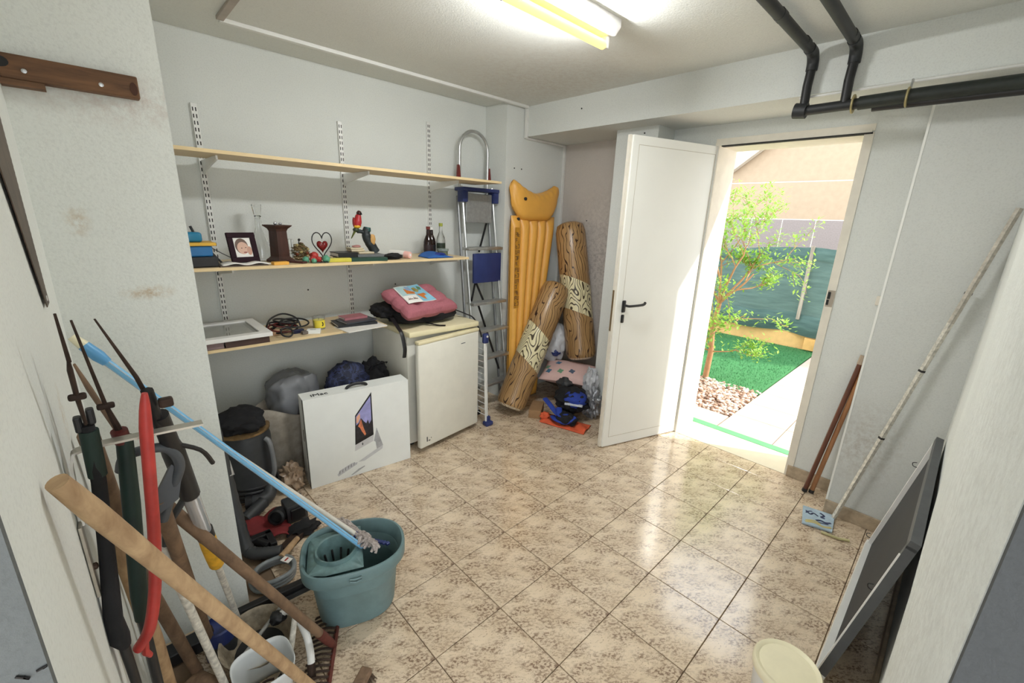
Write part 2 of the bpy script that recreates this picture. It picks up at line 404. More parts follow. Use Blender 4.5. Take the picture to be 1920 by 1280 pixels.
struct(MB().box((XD-.016, .496, 2.036), (XD+.02, 1.26, 2.043)), 'trim_2', M_dark)
st = thing('strike_plate', 'worn steel strike plate with dark latch slot in door frame', 'strike plate', (XD, .505, 1.13))
sub(lambda b: b.rbox((XD-.009, .492, 1.12), (XD-.005, .525, 1.215), .001), 'plate', mat('old_plate', rgb(170, 160, 146), .6, .3), st)
sub(lambda b: b.box((XD-.0105, .512, 1.13), (XD-.008, .524, 1.16)).box((XD-.0105, .510, 1.165), (XD-.008, .524, 1.205)), 'latch_slot', M_dark, st)
tag(MB().rbox((XD-.02, .275, 1.165), (XD-.001, .305, 1.215), .003).build('door_catch', M_frame), 'small cream catch on the wall right of the doorway', 'catch')
struct(MB().box((XD, .53, -.02), (XO, 1.28, .002)), 'floor_threshold', mat('threshold_marble', rgb(222, 212, 190), .3, var=.04))
struct(MB().rbox((XO, .3, -.02), (XO+.075, 1.6, .006), .003), 'trim_3', mat('green_strip', rgb(92, 160, 108), .6, var=.08))

# ------------------------------------------------------------------ services
tr = thing('cable_trunking', 'white cable trunking along the ceiling edge above the shelves', 'trunking', (1.6, 2.615, H-.03))
sub(lambda b: b.rbox((.59, 2.60, H-.018), (2.61, 2.628, H), .002), 'channel', M_upr, tr)
sub(lambda b: b.rbox((.575, 1.2, H-.016), (.605, 2.60, H), .002), 'channel', mat('taupe_trunking', rgb(170, 160, 150), .6), tr)
sub(lambda b: b.rbox((XB-.02, 2.615, ZB-.012), (XB, 2.642, H-.002), .002), 'channel', M_upr, tr)
sub(lambda b: b.rbox((XB, 2.630, ZB-.018), (3.118, 2.65, ZB-.001), .002), 'channel', M_upr, tr)
sub(lambda b: b.rbox((3.098, 2.626, .6), (3.118, 2.65, ZB-.018), .002), 'channel', M_upr, tr)
lp = thing('fluorescent_lamp', 'ceiling batten lamp with one glowing yellow tube', 'lamp', (1.47, 1.33, 2.28))
sub(lambda b: b.prism([(-.055, 0), (-.055, -.03), (-.032, -.055), (.032, -.055), (.055, -.03), (.055, 0)], (1.16, 1.315, H), (0, 1, 0), (0, 0, 1), .645), 'housing', mat('lamp_housing', rgb(226, 224, 222), .4), lp)
TUBEC = (1.0, .84, .20)
sub(lambda b: b.tube([(1.19, 1.325, 2.297), (1.775, 1.325, 2.297)], .019, 16), 'tube', emis('tube_glow', TUBEC, 1.05), lp, 60)
for x in (1.168, 1.778): sub(lambda b: b.rbox((x, 1.308, 2.282), (x+.018, 1.342, 2.335), .003), 'lamp_holder', M_whitep, lp)
for k, (dy, dz, rx, en) in enumerate(((0, -.023, 0, 7.5), (.023, 0, 90, 3.6), (-.023, 0, -90, 4.4))):
    al = bpy.data.lights.new('tube_light', 'AREA'); al.shape = 'RECTANGLE'; al.size = .57; al.size_y = .03; al.energy = en; al.color = (.975, .99, 1.0)
    ao = bpy.data.objects.new('tube_light', al); COL.objects.link(ao); ao.location = (1.483, 1.325+dy, 2.297+dz); ao.rotation_euler = (radians(rx), 0, 0)

def pipe_run(name, label, y, x0, bands):
    t = thing(name, label, 'pipe', (XB-.04, y, 2.11), None)
    sub(lambda b: b.tube([(x0, y, H-.045), (2.52, y, H-.05)], .0215, 14), 'ceiling_run', M_pipe, t, 60)
    sub(lambda b: b.tube(smoothpath([(2.50, y, H-.05), (2.56, y, H-.055), (2.587, y, H-.085), (2.59, y, H-.12)], 5), .0245, 14), 'elbow', M_pipe, t, 60)
    sub(lambda b: b.tube([(2.59, y, H-.10), (2.588, y+.004, 2.2), (2.585, y, 2.10)], .0195, 14), 'drop', M_black, t, 60)
    for x in bands: sub(lambda b: b.tube([(x, y, H-.047), (x+.045, y, H-.047)], .0235, 14), 'collar', M_pipe, t, 60)
    return t
pipe_run('drain_pipe', 'black drain pipe crossing the ceiling, nearer the tube lamp', .715, 1.2, (2.05, 2.40))
pipe_run('drain_pipe', 'black drain pipe crossing the ceiling, nearer the right wall', .553, 1.2, (2.44,))
hp = thing('waste_pipe', 'black lagged pipe running horizontally under the beam', 'pipe', (2.585, .3, 2.06))
sub(lambda b: b.tube([(2.585, .735, 2.093), (2.585, .50, 2.096)], .022, 14), 'pipe', M_pipe, hp, 60)
sub(lambda b: b.tube(smoothpath([(2.585, .50, 2.096), (2.583, .3, 2.099), (2.586, .1, 2.099), (2.583, -.5, 2.10)], 6), .0275, 14), 'lagging', mat('lagging', rgb(30, 36, 32), .55, var=.4, bmp=.5, bs=30), hp, 60)
sub(lambda b: b.tube([(2.60, .45, 2.075), (2.60, .1, 2.073), (2.60, -.5, 2.066)], .017, 10), 'return_pipe', M_black, hp, 60)
sub(lambda b: b.tube([(2.585, .752, 2.098), (2.585, .70, 2.092)], .034, 14), 'elbow', M_pipe, hp, 60)
for y in (.52, .335):
    sub(lambda b: b.tube(arc((2.585, y, 2.096), (1, 0, 0), (0, 0, 1), .033, 0, 330, 14), .005, 6, flat=1.5), 'clamp', mat('clamp_brass', rgb(176, 164, 120), .4, .5), hp, 60)
sub(lambda b: b.tube([(2.60, .335, 2.12), (2.612, .335, 2.17)], .004, 6), 'hanger', M_metal, hp)
tag(MB().tube([(2.618, .75, 2.158), (2.618, .3, 2.162), (2.618, -.5, 2.165)], .007, 8).build('cable', M_upr, None, 60), 'thin white cable along the lower edge of the beam', 'cable')

# ------------------------------------------------------------------ shelving
SH = {'top': 1.785, 'mid': 1.256, 'low': .856}
def board(x0, x1, y0, y1, z, lab):
    t = thing('shelf_board', lab, 'shelf', ((x0+x1)/2, y0, z), 'boards of the wall shelving')
    sub(lambda b: b.rbox((x0, y0+.002, z), (x1, y1, z+.016), .001), 'board', M_shelf, t)
    sub(lambda b: b.box((x0, y0, z+.0005), (x1, y0+.002, z+.0155)), 'edge_band', mat('beech_edge', rgb(224, 200, 154), .5, var=.06), t)
board(.24, 2.22, 2.46, 2.765, SH['top'], 'empty topmost pale shelf board near the ceiling')
board(.24, 1.935, 2.47, 2.865, SH['mid'], 'middle pale shelf board holding ornaments and bottles')
board(.24, 1.275, 2.47, 2.865, SH['low'], 'lowest pale shelf board ending at the fridge')
for x, zt, zb, hs, lab in ((.488, 2.055, .80, ('top', 'mid', 'low'), 'slotted white shelf upright nearest the wall pillar'), (1.238, 2.09, .80, ('top', 'mid', 'low'), 'slotted white shelf upright behind the parrot'), (1.885, 2.19, 1.27, ('top', 'mid'), 'slotted white shelf upright behind the bottles')):
    t = thing('shelf_upright', lab, 'shelf upright', (x, YW, zb), 'uprights of the wall shelving')
    sub(lambda b: b.rbox((x-.0135, YW-.016, zb), (x+.0135, YW, zt), .002), 'rail', M_upr, t)
    b = MB(); z = zt-.02
    while z > zb+.03:
        for s in (-.0065, .0065): b.box((x+s-.0022, YW-.0172, z-.018), (x+s+.0022, YW-.0155, z))
        z -= .032
    b.build('slots', M_dark, t)
    for hname in hs:
        z = SH[hname]; y0 = 2.53
        b = MB().prism([(0, 0), (-(YW-.016-y0), 0), (-(YW-.016-y0), -.018), (-.06, -.055), (0, -.075)], (x-.004, YW-.016, z-.001), (0, 1, 0), (0, 0, 1), .008)
        b.build('bracket', M_upr, t)

# ================================================================== outdoors
M_path = mat('pale_paving', rgb(192, 174, 160), .6, var=.12, vs=8)
struct(MB().box((XO, -2, -.2), (12, 6, -.02)), 'ground', mat('soil', rgb(150, 120, 90), .9))
pv = struct(MB().box((XO+.07, -2, -.05), (6.65, 1.115, -.012)), 'paving', mat('paving_bed', rgb(206, 188, 168), .9))
for i in range(9):
    for j in range(4):
        x0 = XO+.08+i*.365; y0 = 1.11-.40*(j+1)
        if x0 > 6.4: continue
        sub(lambda b: b.rbox((x0, y0+.004, -.03), (min(x0+.36, 6.62), y0+.398, 0), .002), 'paving_tile', M_path, pv)
sub(lambda b: [b.rbox((XO+.08, 1.118+.4*k, -.03), (XO+.34, 1.515+.4*k, 0), .002) for k in range(2)], 'paving_edge', M_path, pv)
b = MB(); random.seed(3)
bm0 = bmesh.new(); bmesh.ops.create_icosphere(bm0, subdivisions=1, radius=1); bm0.verts.index_update()
iv = [v.co.copy() for v in bm0.verts]; ifc = [[v.index for v in f.verts] for f in bm0.faces]; bm0.free()
def pebbles(n, tone):
    b = MB()
    for _ in range(n):
        x = random.uniform(3.68, 4.47); y = random.uniform(1.12, 2.2)
        r = random.uniform(.010, .022); R = Matrix.Rotation(random.uniform(0, 6), 3, 'Z'); sc = (r*random.uniform(.8, 1.5), r, r*.7)
        z = random.uniform(-.012, .012)
        b.add([R @ Vector((v.x*sc[0], v.y*sc[1], v.z*sc[2])) + Vector((x, y, z)) for v in iv], ifc)
    return b
gv = thing('gravel_bed', 'bed of small mixed pebbles between doorway and turf', 'gravel', (4.05, 1.6, -.02)); gv['kind'] = 'stuff'
for n, c in ((900, rgb(206, 180, 166)), (700, rgb(166, 132, 112)), (450, rgb(226, 208, 196)), (280, rgb(126, 100, 84))):
    o = pebbles(n, c).build('pebbles', mat('pebble_%d' % n, c, .8), gv, 70); o['kind'] = 'stuff'
tf = thing('artificial_turf', 'bright green artificial turf lawn behind the gravel', 'turf', (5.5, 1.9, -.02)); tf['kind'] = 'stuff'
M_turf = mat('turf_green', rgb(50, 112, 62), .8, var=.18, vs=30, bmp=.4, bs=200)
o = sub(lambda b: b.prism([(4.47, 2.6), (4.44, 1.8), (4.36, 1.45), (4.42, 1.12), (6.62, 1.12), (6.62, 3.2), (4.47, 3.2)], (0, 0, -.02), (1, 0, 0), (0, 1, 0), .026), 'turf_base', M_turf, tf)
b = MB()
for _ in range(9000):
    x = random.uniform(4.45, 6.6); y = random.uniform(1.13, 3.0); a = random.uniform(0, 6.28); h_ = random.uniform(.012, .024)
    dx, dy = cos(a)*.0025, sin(a)*.0025
    b.add([(x-dx, y-dy, .005), (x+dx, y+dy, .005), (x+random.uniform(-.008, .008), y+random.uniform(-.008, .008), .005+h_)], [(0, 1, 2)])
b.build('grass_blades', M_turf, tf)['kind'] = 'stuff'
# low ochre kerb wall and net fence
tag(MB().rbox((6.64, -1, -.02), (6.80, 5, .27), .01).build('kerb_wall', mat('ochre_render', rgb(220, 178, 116), .85, var=.08, bmp=.3)), 'low ochre rendered kerb wall below the green net', 'wall')
fn = thing('net_fence', 'green shade net fence on timber posts behind the lawn', 'fence', (6.6, 1.8, .2))
def net(u, v):
    y = .6 + 3.8*u; z = .20 + v*(1.07 + .05*cos((y-1.4)*2.2))
    return Vector((6.60 + .03*sin(y*5+v*3)*(1-v) + .02*sin(y*9), y, z))
def netmat():
    m, t, bb = nt('shade_net'); v = coords(t, (1, 1, 1))
    f = nz(t, coords(t, (1, .5, 3)), 6, 5, .6)
    L(t, ramp(t, f, [(.3, rgb(68, 96, 94)), (.7, rgb(104, 134, 128))]), bb.inputs['Base Color']); inp(bb, Roughness=.8)
    bump(t, bb, f, .5, .02)
    tr_ = node(t, 'ShaderNodeBsdfTranslucent'); tr_.inputs[0].default_value = col4(rgb(124, 152, 146))
    mx = node(t, 'ShaderNodeMixShader'); mx.inputs[0].default_value = .35
    L(t, bb.outputs[0], mx.inputs[1]); L(t, tr_.outputs[0], mx.inputs[2]); L(t, mx.outputs[0], t.nodes['Material Output'].inputs[0]); return m
M_net = netmat()
sub(lambda b: b.surf(net, 60, 14), 'net', M_net, fn, 60)
sub(lambda b: b.surf(lambda u, v: net(u, .86+.14*v) + Vector((-.014-.012*sin(v*pi), 0, .008*sin(u*40))), 60, 5), 'net_hem', M_net, fn, 60)
sub(lambda b: b.surf(lambda u, v: net(u, .24*v) + Vector((-.02-.03*sin(v*pi)+.01*sin(u*60), 0, .01*sin(u*31))), 60, 5), 'net_fold', M_net, fn, 60)
for y in (1.398, 3.0):
    sub(lambda b: b.rbox((6.555, y-.02, .40), (6.585, y+.02, 1.345), .003), 'post', wood('grey_timber', rgb(168, 160, 146), rgb(126, 116, 104), (1, 1, .1), 30), fn)
tag(MB().prism([(0, 0), (.22, 0), (.22, .16), (.10, .15), (.02, .09)], (6.56, 1.05, .02), (0, 1, 0), (0, 0, 1), .1).build('garden_stone', mat('sandstone', rgb(214, 170, 104), .85)), 'rounded sandstone block at the end of the kerb wall', 'stone')
for k, (y, z) in enumerate(((1.05, .17), (1.07, .02))):
    pt = thing('garden_pot', ['small yellow pot on top of the sandstone block', 'small yellow and white pot on the path by the kerb'][k], 'pot', (6.5, y, z))
    sub(lambda b: b.lathe([(.03, 0), (.045, .06), (.048, .065)], 14, (6.5, y, z)), 'pot', M_whitep, pt, 40)
    sub(lambda b: b.lathe([(.05, .06), (.052, .10), (.03, .105)], 14, (6.5, y, z)), 'rim', M_yel, pt, 40)
# house wall: rendered blocks with pale joints
hw = thing('house_wall', 'sunlit beige house wall with white joints beyond the fence', 'building', (8.6, 2, 0))
M_beige = mat('beige_render', rgb(178, 158, 134), .85, var=.05, bmp=.2); M_greyst = mat('grey_cladding', rgb(146, 137, 134), .85, var=.12, vs=60)
sub(lambda b: b.box((8.507, -4, 0), (8.9, 7, 5.5)), 'joint_bed', mat('white_joint', rgb(244, 240, 230), .8), hw)
for z0, z1, ys, m_ in ((0, .55, .95, M_greyst), (.56, 1.09, .95, M_greyst), (1.10, 1.685, .48, M_greyst), (1.70, 2.275, 12.0, M_beige), (2.29, 5.5, 12.0, M_beige)):
    y = -4 + (.1 if ys < 1 else 0)
    while y < 7:
        sub(lambda b: b.box((8.5, y, z0), (8.53, min(y+ys-.014, 7), z1)), 'cladding_block' if m_ is M_greyst else 'render_panel', m_, hw); y += ys
ow = MB().prism([(3.30, 2.42), (2.64, 2.93), (1.2, 4.0), (1.2, 5.4), (6.5, 5.4), (6.5, 2.42)], (8.34, 0, 0), (0, 1, 0), (0, 0, 1), .14)
tag(ow.build('stair_flank', mat('pale_soffit', rgb(206, 200, 188), .8, var=.03)), 'pale sloping stair flank at the top of the house wall', 'stair')

# tree
random.seed(21)
tree = thing('small_tree', 'slender leafy tree in the gravel outside the doorway', 'tree', (4.46, 1.655, 0))
tb = MB(); tips = []
def branch(p, d, r, ln, lev):
    pts = [p]; rr = [r]; q = p.copy(); dd = d.copy(); n = 4
    for i in range(n):
        dd = (dd + Vector((random.uniform(-.22, .22), random.uniform(-.22, .22), random.uniform(-.08, .16)))).normalized()
        q = q + dd*ln/n; pts.append(q.copy()); rr.append(r*(1-.5*(i+1)/n))
        if lev >= 2: tips.append((q.copy(), dd.copy(), lev))
    tb.tube(pts, rr, 7 if lev < 2 else 4)
    if lev < 4:
        for k in range(3 if lev < 3 else 2):
            i = random.randint(2, n); a = random.uniform(0, 6.28); u, w, _ = basis(dd)
            nd = (dd*.75 + (u*cos(a)+w*sin(a))*.75).normalized()
            branch(pts[i], nd, max(rr[i]*.75, .0025), ln*random.uniform(.58, .78), lev+1)
trunk = [(4.46, 1.655, -.02), (4.46, 1.64, .3), (4.45, 1.66, .55), (4.47, 1.64, .8)]
tb.tube(trunk, [.030, .027, .025, .022], 9)
for d, ln, st_ in (((.02, -.30, .95), .52, 3), ((.1, .15, .98), .55, 3), ((-.15, -.55, .62), .42, 3), ((.2, .5, .7), .45, 3), ((-.3, .1, .9), .5, 3), ((0.1, -.42, 1.0), .58, 3), ((-.1, -.6, .35), .38, 2), ((.1, .5, .3), .36, 2), ((-.3, -.1, .4), .34, 2), ((-.2, .35, .1), .26, 1), ((-.1, -.4, .12), .26, 1), ((-.3, .05, .2), .26, 1)):
    branch(Vector(trunk[st_]), Vector(d).normalized(), .013 if st_ == 3 else .008, ln, 1 if st_ == 3 else 2)
tb.build('trunk', mat('bark', rgb(176, 132, 96), .85, var=.2, bmp=.4, bs=30), tree, 70)
lb = [MB(), MB()]
for p, d, lev in tips:
    if p.z > 2.12: continue
    for _ in range(7 if lev >= 3 else 3):
        c = p + Vector([random.gauss(0, .03) for _ in range(3)])
        a = Vector([random.uniform(-1, 1), random.uniform(-1, 1), random.uniform(-.3, .8)]).normalized(); u, w, _ = basis(a)
        s_ = random.uniform(.016, .030)
        random.choice(lb).add([c, c+a*s_+u*s_*.42+w*s_*.1, c+a*s_*2.1, c+a*s_-u*s_*.42+w*s_*.1], [(0, 1, 2), (0, 2, 3)])
for k, c in enumerate((rgb(140, 186, 70), rgb(168, 202, 100))):
    m, t, bb = nt('leaf_%d' % k); f = nz(t, coords(t), 9, 3)
    L(t, ramp(t, f, [(.3, tuple(x*.8 for x in c)), (.7, c)]), bb.inputs['Base Color']); inp(bb, Roughness=.5)
    tl = node(t, 'ShaderNodeBsdfTranslucent'); tl.inputs[0].default_value = col4(c); mx = node(t, 'ShaderNodeMixShader'); mx.inputs[0].default_value = .4
    L(t, bb.outputs[0], mx.inputs[1]); L(t, tl.outputs[0], mx.inputs[2]); L(t, mx.outputs[0], t.nodes['Material Output'].inputs[0])
    lb[k].build('foliage', m, tree)['kind'] = 'stuff'

# ================================================================== large objects in the room
# fridge
fr = thing('small_fridge', 'small white fridge with yellowed top and door ajar', 'fridge', (1.64, 2.6, 0))
X0, X1, Y0, Y1 = 1.36, 1.915, 2.375, 2.86
sub(lambda b: b.rbox((X0, Y0, .03), (X1, Y1, .795), .006), 'body', M_fridge, fr, 30)
sub(lambda b: b.rbox((X0-.006, Y0-.045, .795), (X1+.006, Y1, .832), .008), 'top', M_fridget, fr, 30)
for x in (X0+.04, X1-.04):
    for y in (Y0+.05, Y1-.05): sub(lambda b: b.lathe([(.018, 0), (.018, .032)], 10, (x, y, 0)), 'foot', M_black, fr)
DA = radians(-7.0)   # the door hangs on its right edge
MF = Matrix.Translation((X1-.004, Y0-.012, 0)) @ Matrix.Rotation(-DA, 4, 'Z')
def fpart(fn, name, m, parent, sm=None):
    b = MB(); fn(b); b.v = [MF @ v for v in b.v]; return b.build(name, m, parent, sm)
wd = X1-X0-.006
fd = fpart(lambda b: b.rbox((-wd, -.042, .035), (0, 0, .765), .012, seg=3), 'door', M_fridge, fr, 30)
fpart(lambda b: b.rbox((-wd, -.045, .762), (0, 0, .785), .008), 'door_top_trim', M_fridget, fd, 30)
fpart(lambda b: b.rbox((-wd+.015, 0, .06), (-.02, .014, .76), .004), 'door_seal', M_dgrey, fd)
fpart(lambda b: b.box((-.18, -.0428, .70), (-.14, -.0418, .705)), 'badge', M_grey_p, fd)
fpart(lambda b: b.box((-wd+.05, -.0428, .075), (-wd+.058, -.0418, .11)).box((-wd+.065, -.0428, .075), (-wd+.08, -.0418, .082)).box((-wd+.086, -.0428, .09), (-wd+.092, -.0418, .096)), 'sticker_marks', M_dgrey, fd)

# computer carton
bx_a = atan2(2.262-2.331, 1.292-.688); bw, bh, bd0, bd1 = .61, .553, .15, .115
MBX = Matrix.Translation((.688, 2.331, 0)) @ Matrix.Rotation(bx_a, 4, 'Z')
ct = thing('computer_carton', 'white desktop computer carton with black carry handle on the floor', 'box', (1.0, 2.36, 0))
def cpart(fn, name, m, sm=None, parent=None):
    b = MB(); fn(b); b.v = [MBX @ v for v in b.v]; return b.build(name, m, parent or ct, sm)
body = cpart(lambda b: b.prism([(0, 0), (bd0, 0), (bd1, bh), (0, bh)], (0, 0, .001), (0, 1, 0), (0, 0, 1), bw), 'carton', M_card)
cpart(lambda b: b.box((-.0012, .012, 0), (.0, .017, bh)).box((-.0012, .027, .0), (.0, .030, bh)), 'flap_seam', M_dgrey)
cpart(lambda b: b.prism([(0, 0), (.008, .006), (.008, .07), (0, .076)], (-.0015, .06, .28), (0, 1, 0), (0, 0, 1), .002), 'hand_hole', M_dark)
cpart(lambda b: b.tube(smoothpath([(.245, .045, bh+.002), (.26, .045, bh+.016), (.305, .045, bh+.024), (.35, .045, bh+.016), (.365, .045, bh+.002)], 5), .006, 8, flat=1.6), 'handle', M_black, 60)
def print_(poly, name, m, d): cpart(lambda b: b.prism(poly, (0, -d, 0), (1, 0, 0), (0, 0, 1), .0004), name, m)
# printed computer picture, u across / v up on the front face
print_([(.262, .205), (.375, .242), (.375, .523), (.272, .395)], 'printed_bezel', M_black, .0006)
print_([(.270, .232), (.366, .262), (.368, .500), (.277, .388)], 'printed_screen', mat('screen_sky', rgb(158, 158, 210), .5, var=.25, vs=14), .0010)
print_([(.270, .232), (.366, .262), (.367, .345), (.352, .322), (.345, .352), (.335, .330), (.322, .345), (.305, .372), (.292, .345), (.273, .330)], 'printed_mountains', mat('print_dark', rgb(44, 40, 46), .5, var=.4, vs=50), .0013)
print_([(.296, .345), (.305, .365), (.312, .33), (.318, .30), (.33, .262), (.322, .252), (.305, .285), (.296, .31), (.285, .322)], 'printed_rocks', mat('print_orange', rgb(222, 132, 92), .5, var=.3, vs=40), .0016)
print_([(.276, .345), (.279, .384), (.30, .405), (.30, .375), (.286, .345)], 'printed_cloud', mat('print_peach', rgb(236, 180, 150), .5), .0016)
print_([(.257, .165), (.371, .200), (.375, .240), (.262, .204)], 'printed_chin', mat('print_chin', rgb(206, 206, 208), .4), .0008)
print_(ell(.004, .009, 12, (.305, .20)), 'printed_logo', M_grey_p, .0012)
print_([(.375, .20), (.395, .285), (.43, .155), (.415, .135), (.39, .14), (.385, .19)], 'printed_stand', mat('print_steel', rgb(172, 174, 178), .3, var=.25, vs=20), .0008)
print_([(.39, .14), (.43, .155), (.425, .132), (.31, .083), (.272, .088)], 'printed_foot', mat('print_steel_light', rgb(208, 210, 212), .3), .0010)
print_([(.146, .042), (.16, .065), (.235, .092), (.268, .086), (.262, .074), (.152, .030)], 'printed_keyboard', mat('print_keys', rgb(196, 198, 202), .4, var=.2, vs=120), .0008)
for k in range(6): print_([(.158+k*.017, .043+k*.006), (.161+k*.017, .044+k*.006), (.164+k*.017, .064+k*.006), (.161+k*.017, .063+k*.006)], 'printed_key_gap', M_grey_p, .0011)
print_([(.222, .012), (.27, .040), (.31, .050), (.31, .044), (.262, .022), (.235, .012)], 'printed_mouse', mat('print_shade', rgb(176, 178, 180), .4), .0008)
text_mesh('iMac', .05, 'printed_name', M_dgrey, ct, MBX @ Matrix.Translation((.095, .045, bh+.0025)))

# ladder
LX0, LX1 = 2.065, 2.412
ld = thing('step_ladder', 'folded aluminium step ladder with blue top tray against the wall', 'ladder', (2.25, 2.62, 0))
def ly(z): return 2.50 + .265*z/1.8                   # front face leans back to the wall
def rail(x, dx): return [(x+dx*.04, ly(0), .01), (x, ly(1.78), 1.78)]
for x, sx in ((LX0+.02, -1), (LX1-.03, .2)):
    sub(lambda b: b.tube([(x+sx*.03, ly(0), .008), (x, ly(1.77), 1.77)], .014, 8, flat=.7), 'front_rail', M_alu, ld, 40)
    sub(lambda b: b.tube([(x+sx*.03, ly(0)+.09, .008), (x, ly(1.7)+.06, 1.70)], .013, 8, flat=.7), 'rear_rail', mat('dull_aluminium', rgb(150, 152, 154), .45, .7), ld, 40)
    sub(lambda b: b.rbox((x+sx*.03-.02, ly(0)-.02, 0), (x+sx*.03+.02, ly(0)+.03, .035), .004), 'foot', M_black, ld)
ax0, ax1 = LX0+.03, LX1-.04
apts = [(ax0, 2.80, 1.70), (ax0, 2.80, 2.02)] + arc(((ax0+ax1)/2, 2.80, 2.03), (-1, 0, 0), (0, 0, 1), (ax1-ax0)/2, 10, 170, 14) + [(ax1, 2.80, 2.02), (ax1, 2.80, 1.70)]
sub(lambda b: b.tube(apts, .0125, 10), 'hand_loop', M_alu, ld, 60)
for x in (ax0-.018, ax1+.005): sub(lambda b: b.prism([(0, 0), (.03, 0), (.018, .09), (.006, .09)], (x-.008, 2.805, 1.83), (1, 0, 0), (0, 0, 1), .02), 'clip', mat('maroon_plastic', rgb(112, 40, 36), .5), ld)
tray = sub(lambda b: b.rbox((LX0-.005, ly(1.75)-.06, 1.735), (LX1+.005, ly(1.75)+.06, 1.762), .006), 'top_tray', M_blue, ld, 40)
for x in (LX0-.004, LX1-.043): sub(lambda b: b.rbox((x, ly(1.7)-.045, 1.655), (x+.047, ly(1.7)+.03, 1.737), .006), 'tray_bracket', M_blue, ld, 40)
zs = (.22, .44, .66, .88, 1.30)
for z in zs:
    y = ly(z); b = MB().rbox((LX0+.0, y-.055, z), (LX1-.0, y+.03, z+.022), .003)
    for k in range(5): b.box((LX0+.01, y-.05+k*.015, z+.022), (LX1-.01, y-.046+k*.015, z+.0245))
    b.build('step', M_alu, ld, 40)
sub(lambda b: b.rbox((LX0+.045, ly(1.55)+.005, 1.505), (LX1-.045, ly(1.55)+.022, 1.72), .004), 'step', mat('ladder_plate', rgb(164, 166, 166), .5, .6, .12, 50), ld)
sub(lambda b: b.rbox((LX0+.055, ly(1.2)-.035, 1.045), (LX1-.01, ly(1.2)-.01, 1.275), .006), 'bucket_shelf', M_blue, ld, 40)
for x0, x1, z0, z1 in ((.12, .05, 1.05, .86), (.12, .2, 1.05, .86), (.28, .18, 1.5, 1.28), (.13, .3, .86, .3)):
    sub(lambda b: b.tube([(LX0+x0, ly(z0)+.05, z0), (LX0+x1, ly(z1)+.05, z1)], .009, 6), 'brace', M_black, ld)
# clothes airer
ai = thing('clothes_airer', 'folded white wire clothes airer with blue corners beside the fridge', 'clothes airer', (1.99, 2.33, 0))
for dx, dy in ((0, 0), (.022, .012)):
    sub(lambda b: b.tube([(1.962+dx, 2.315+dy, .70), (1.985+dx, 2.31+dy, .03)], .0085, 10), 'tube', M_whitep, ai, 60)
sub(lambda b: b.tube([(1.955, 2.80, .70), (1.975, 2.83, .03)], .0085, 10), 'tube', M_whitep, ai, 60)
sub(lambda b: b.rbox((1.95, 2.30, .66), (1.996, 2.335, .735), .012, seg=3), 'corner_joint', M_blue, ai, 40)
sub(lambda b: b.lathe([(.008, 0), (.008, .004)], 10, (1.973, 2.298, .715), (0, -1, 0)), 'rivet', M_whitep, ai)
sub(lambda b: b.rbox((1.962, 2.27, 0), (2.03, 2.325, .032), .008, seg=3).rbox((1.99, 2.30, .0), (2.028, 2.335, .065), .008, seg=3), 'corner_joint', M_blue, ai, 40)
for k in range(13):
    z = .08+.048*k; sub(lambda b: b.tube([(1.985-.023*z/.7, 2.315, z), (1.975-.02*z/.7, 2.82, z)], .0028, 6), 'wire', M_whitep, ai)

# air mattress
am = thing('air_mattress', 'yellow inflatable air mattress standing upright in the corner', 'air mattress', (2.62, 2.55, 0))
def mw_l(z): return 2.385 + .055*(z/1.55)
def mw_r(z): return 2.74 + .215*max(0, (z-.5))/1.05
def my(z): return 2.60 - .11*(1-z/1.8)
def mattress(sgn):
    def f(u, v):
        z = .01 + 1.56*v; x = mw_l(z) + (mw_r(z)-mw_l(z))*u
        lobe = abs(sin(u*pi*5))**.55; e = min(1, v*12)*min(1, (1-v)*16)
        return Vector((x, my(z) + sgn*(-.004 - .042*lobe*e**.5), z))
    return f
b = MB().surf(mattress(1), 81, 40).surf(mattress(-1), 81, 16)
M_am = mat('yellow_vinyl', rgb(232, 172, 78), .4, var=.06, vs=6, bmp=.1, bs=14)
b.build('lobes', M_am, am, 75)
def pil(sgn):
    def f(u, v):
        s_ = abs(2*u-1); cut = max(0, (s_-.78)/.22)
        zt = 1.752 + .108*s_**1.7*(1-.8*cut**2.5) + (.012 if u < .5 else -.004)*s_
        zl = 1.532 + .10*max(0, (s_-.45)/.55)**2.4
        z = zl + (zt-zl)*v; hw = (.235 + .055*v**.6)*(1-.03*(v > .97)); x = 2.695 + .022*v + (2*u-1)*hw
        k = (max(0, 1-s_**4)*max(0, 1-(2*v-1)**4))**.5
        return Vector((x, my(z) - .002 + sgn*(-.004 - .062*k) + .003*sin(u*61+v*9)*(v > .8 or s_ > .85), z))
    return f
sub(lambda b: b.surf(pil(1), 60, 24).surf(pil(-.35), 60, 24), 'pillow_section', M_am, am, 75)
for x, z in ((2.535, 1.70), (2.50, 1.545)): sub(lambda b: b.lathe([(.012, 0), (.012, .012), (.006, .016)], 12, (x, my(z)-(.066 if z > 1.6 else .02), z), (0, -1, 0)), 'valve', M_dark, am, 40)
sub(lambda b: b.surf(lambda u, v: Vector((mw_l(.84+.64*v) + .006 + .05*u, my(.84+.64*v) - .0475, .84+.64*v)), 5, 16), 'printed_strip', mat('print_ochre', rgb(196, 138, 44), .5, var=.2, vs=40), am, solid=.001)
random.seed(5); b = MB()
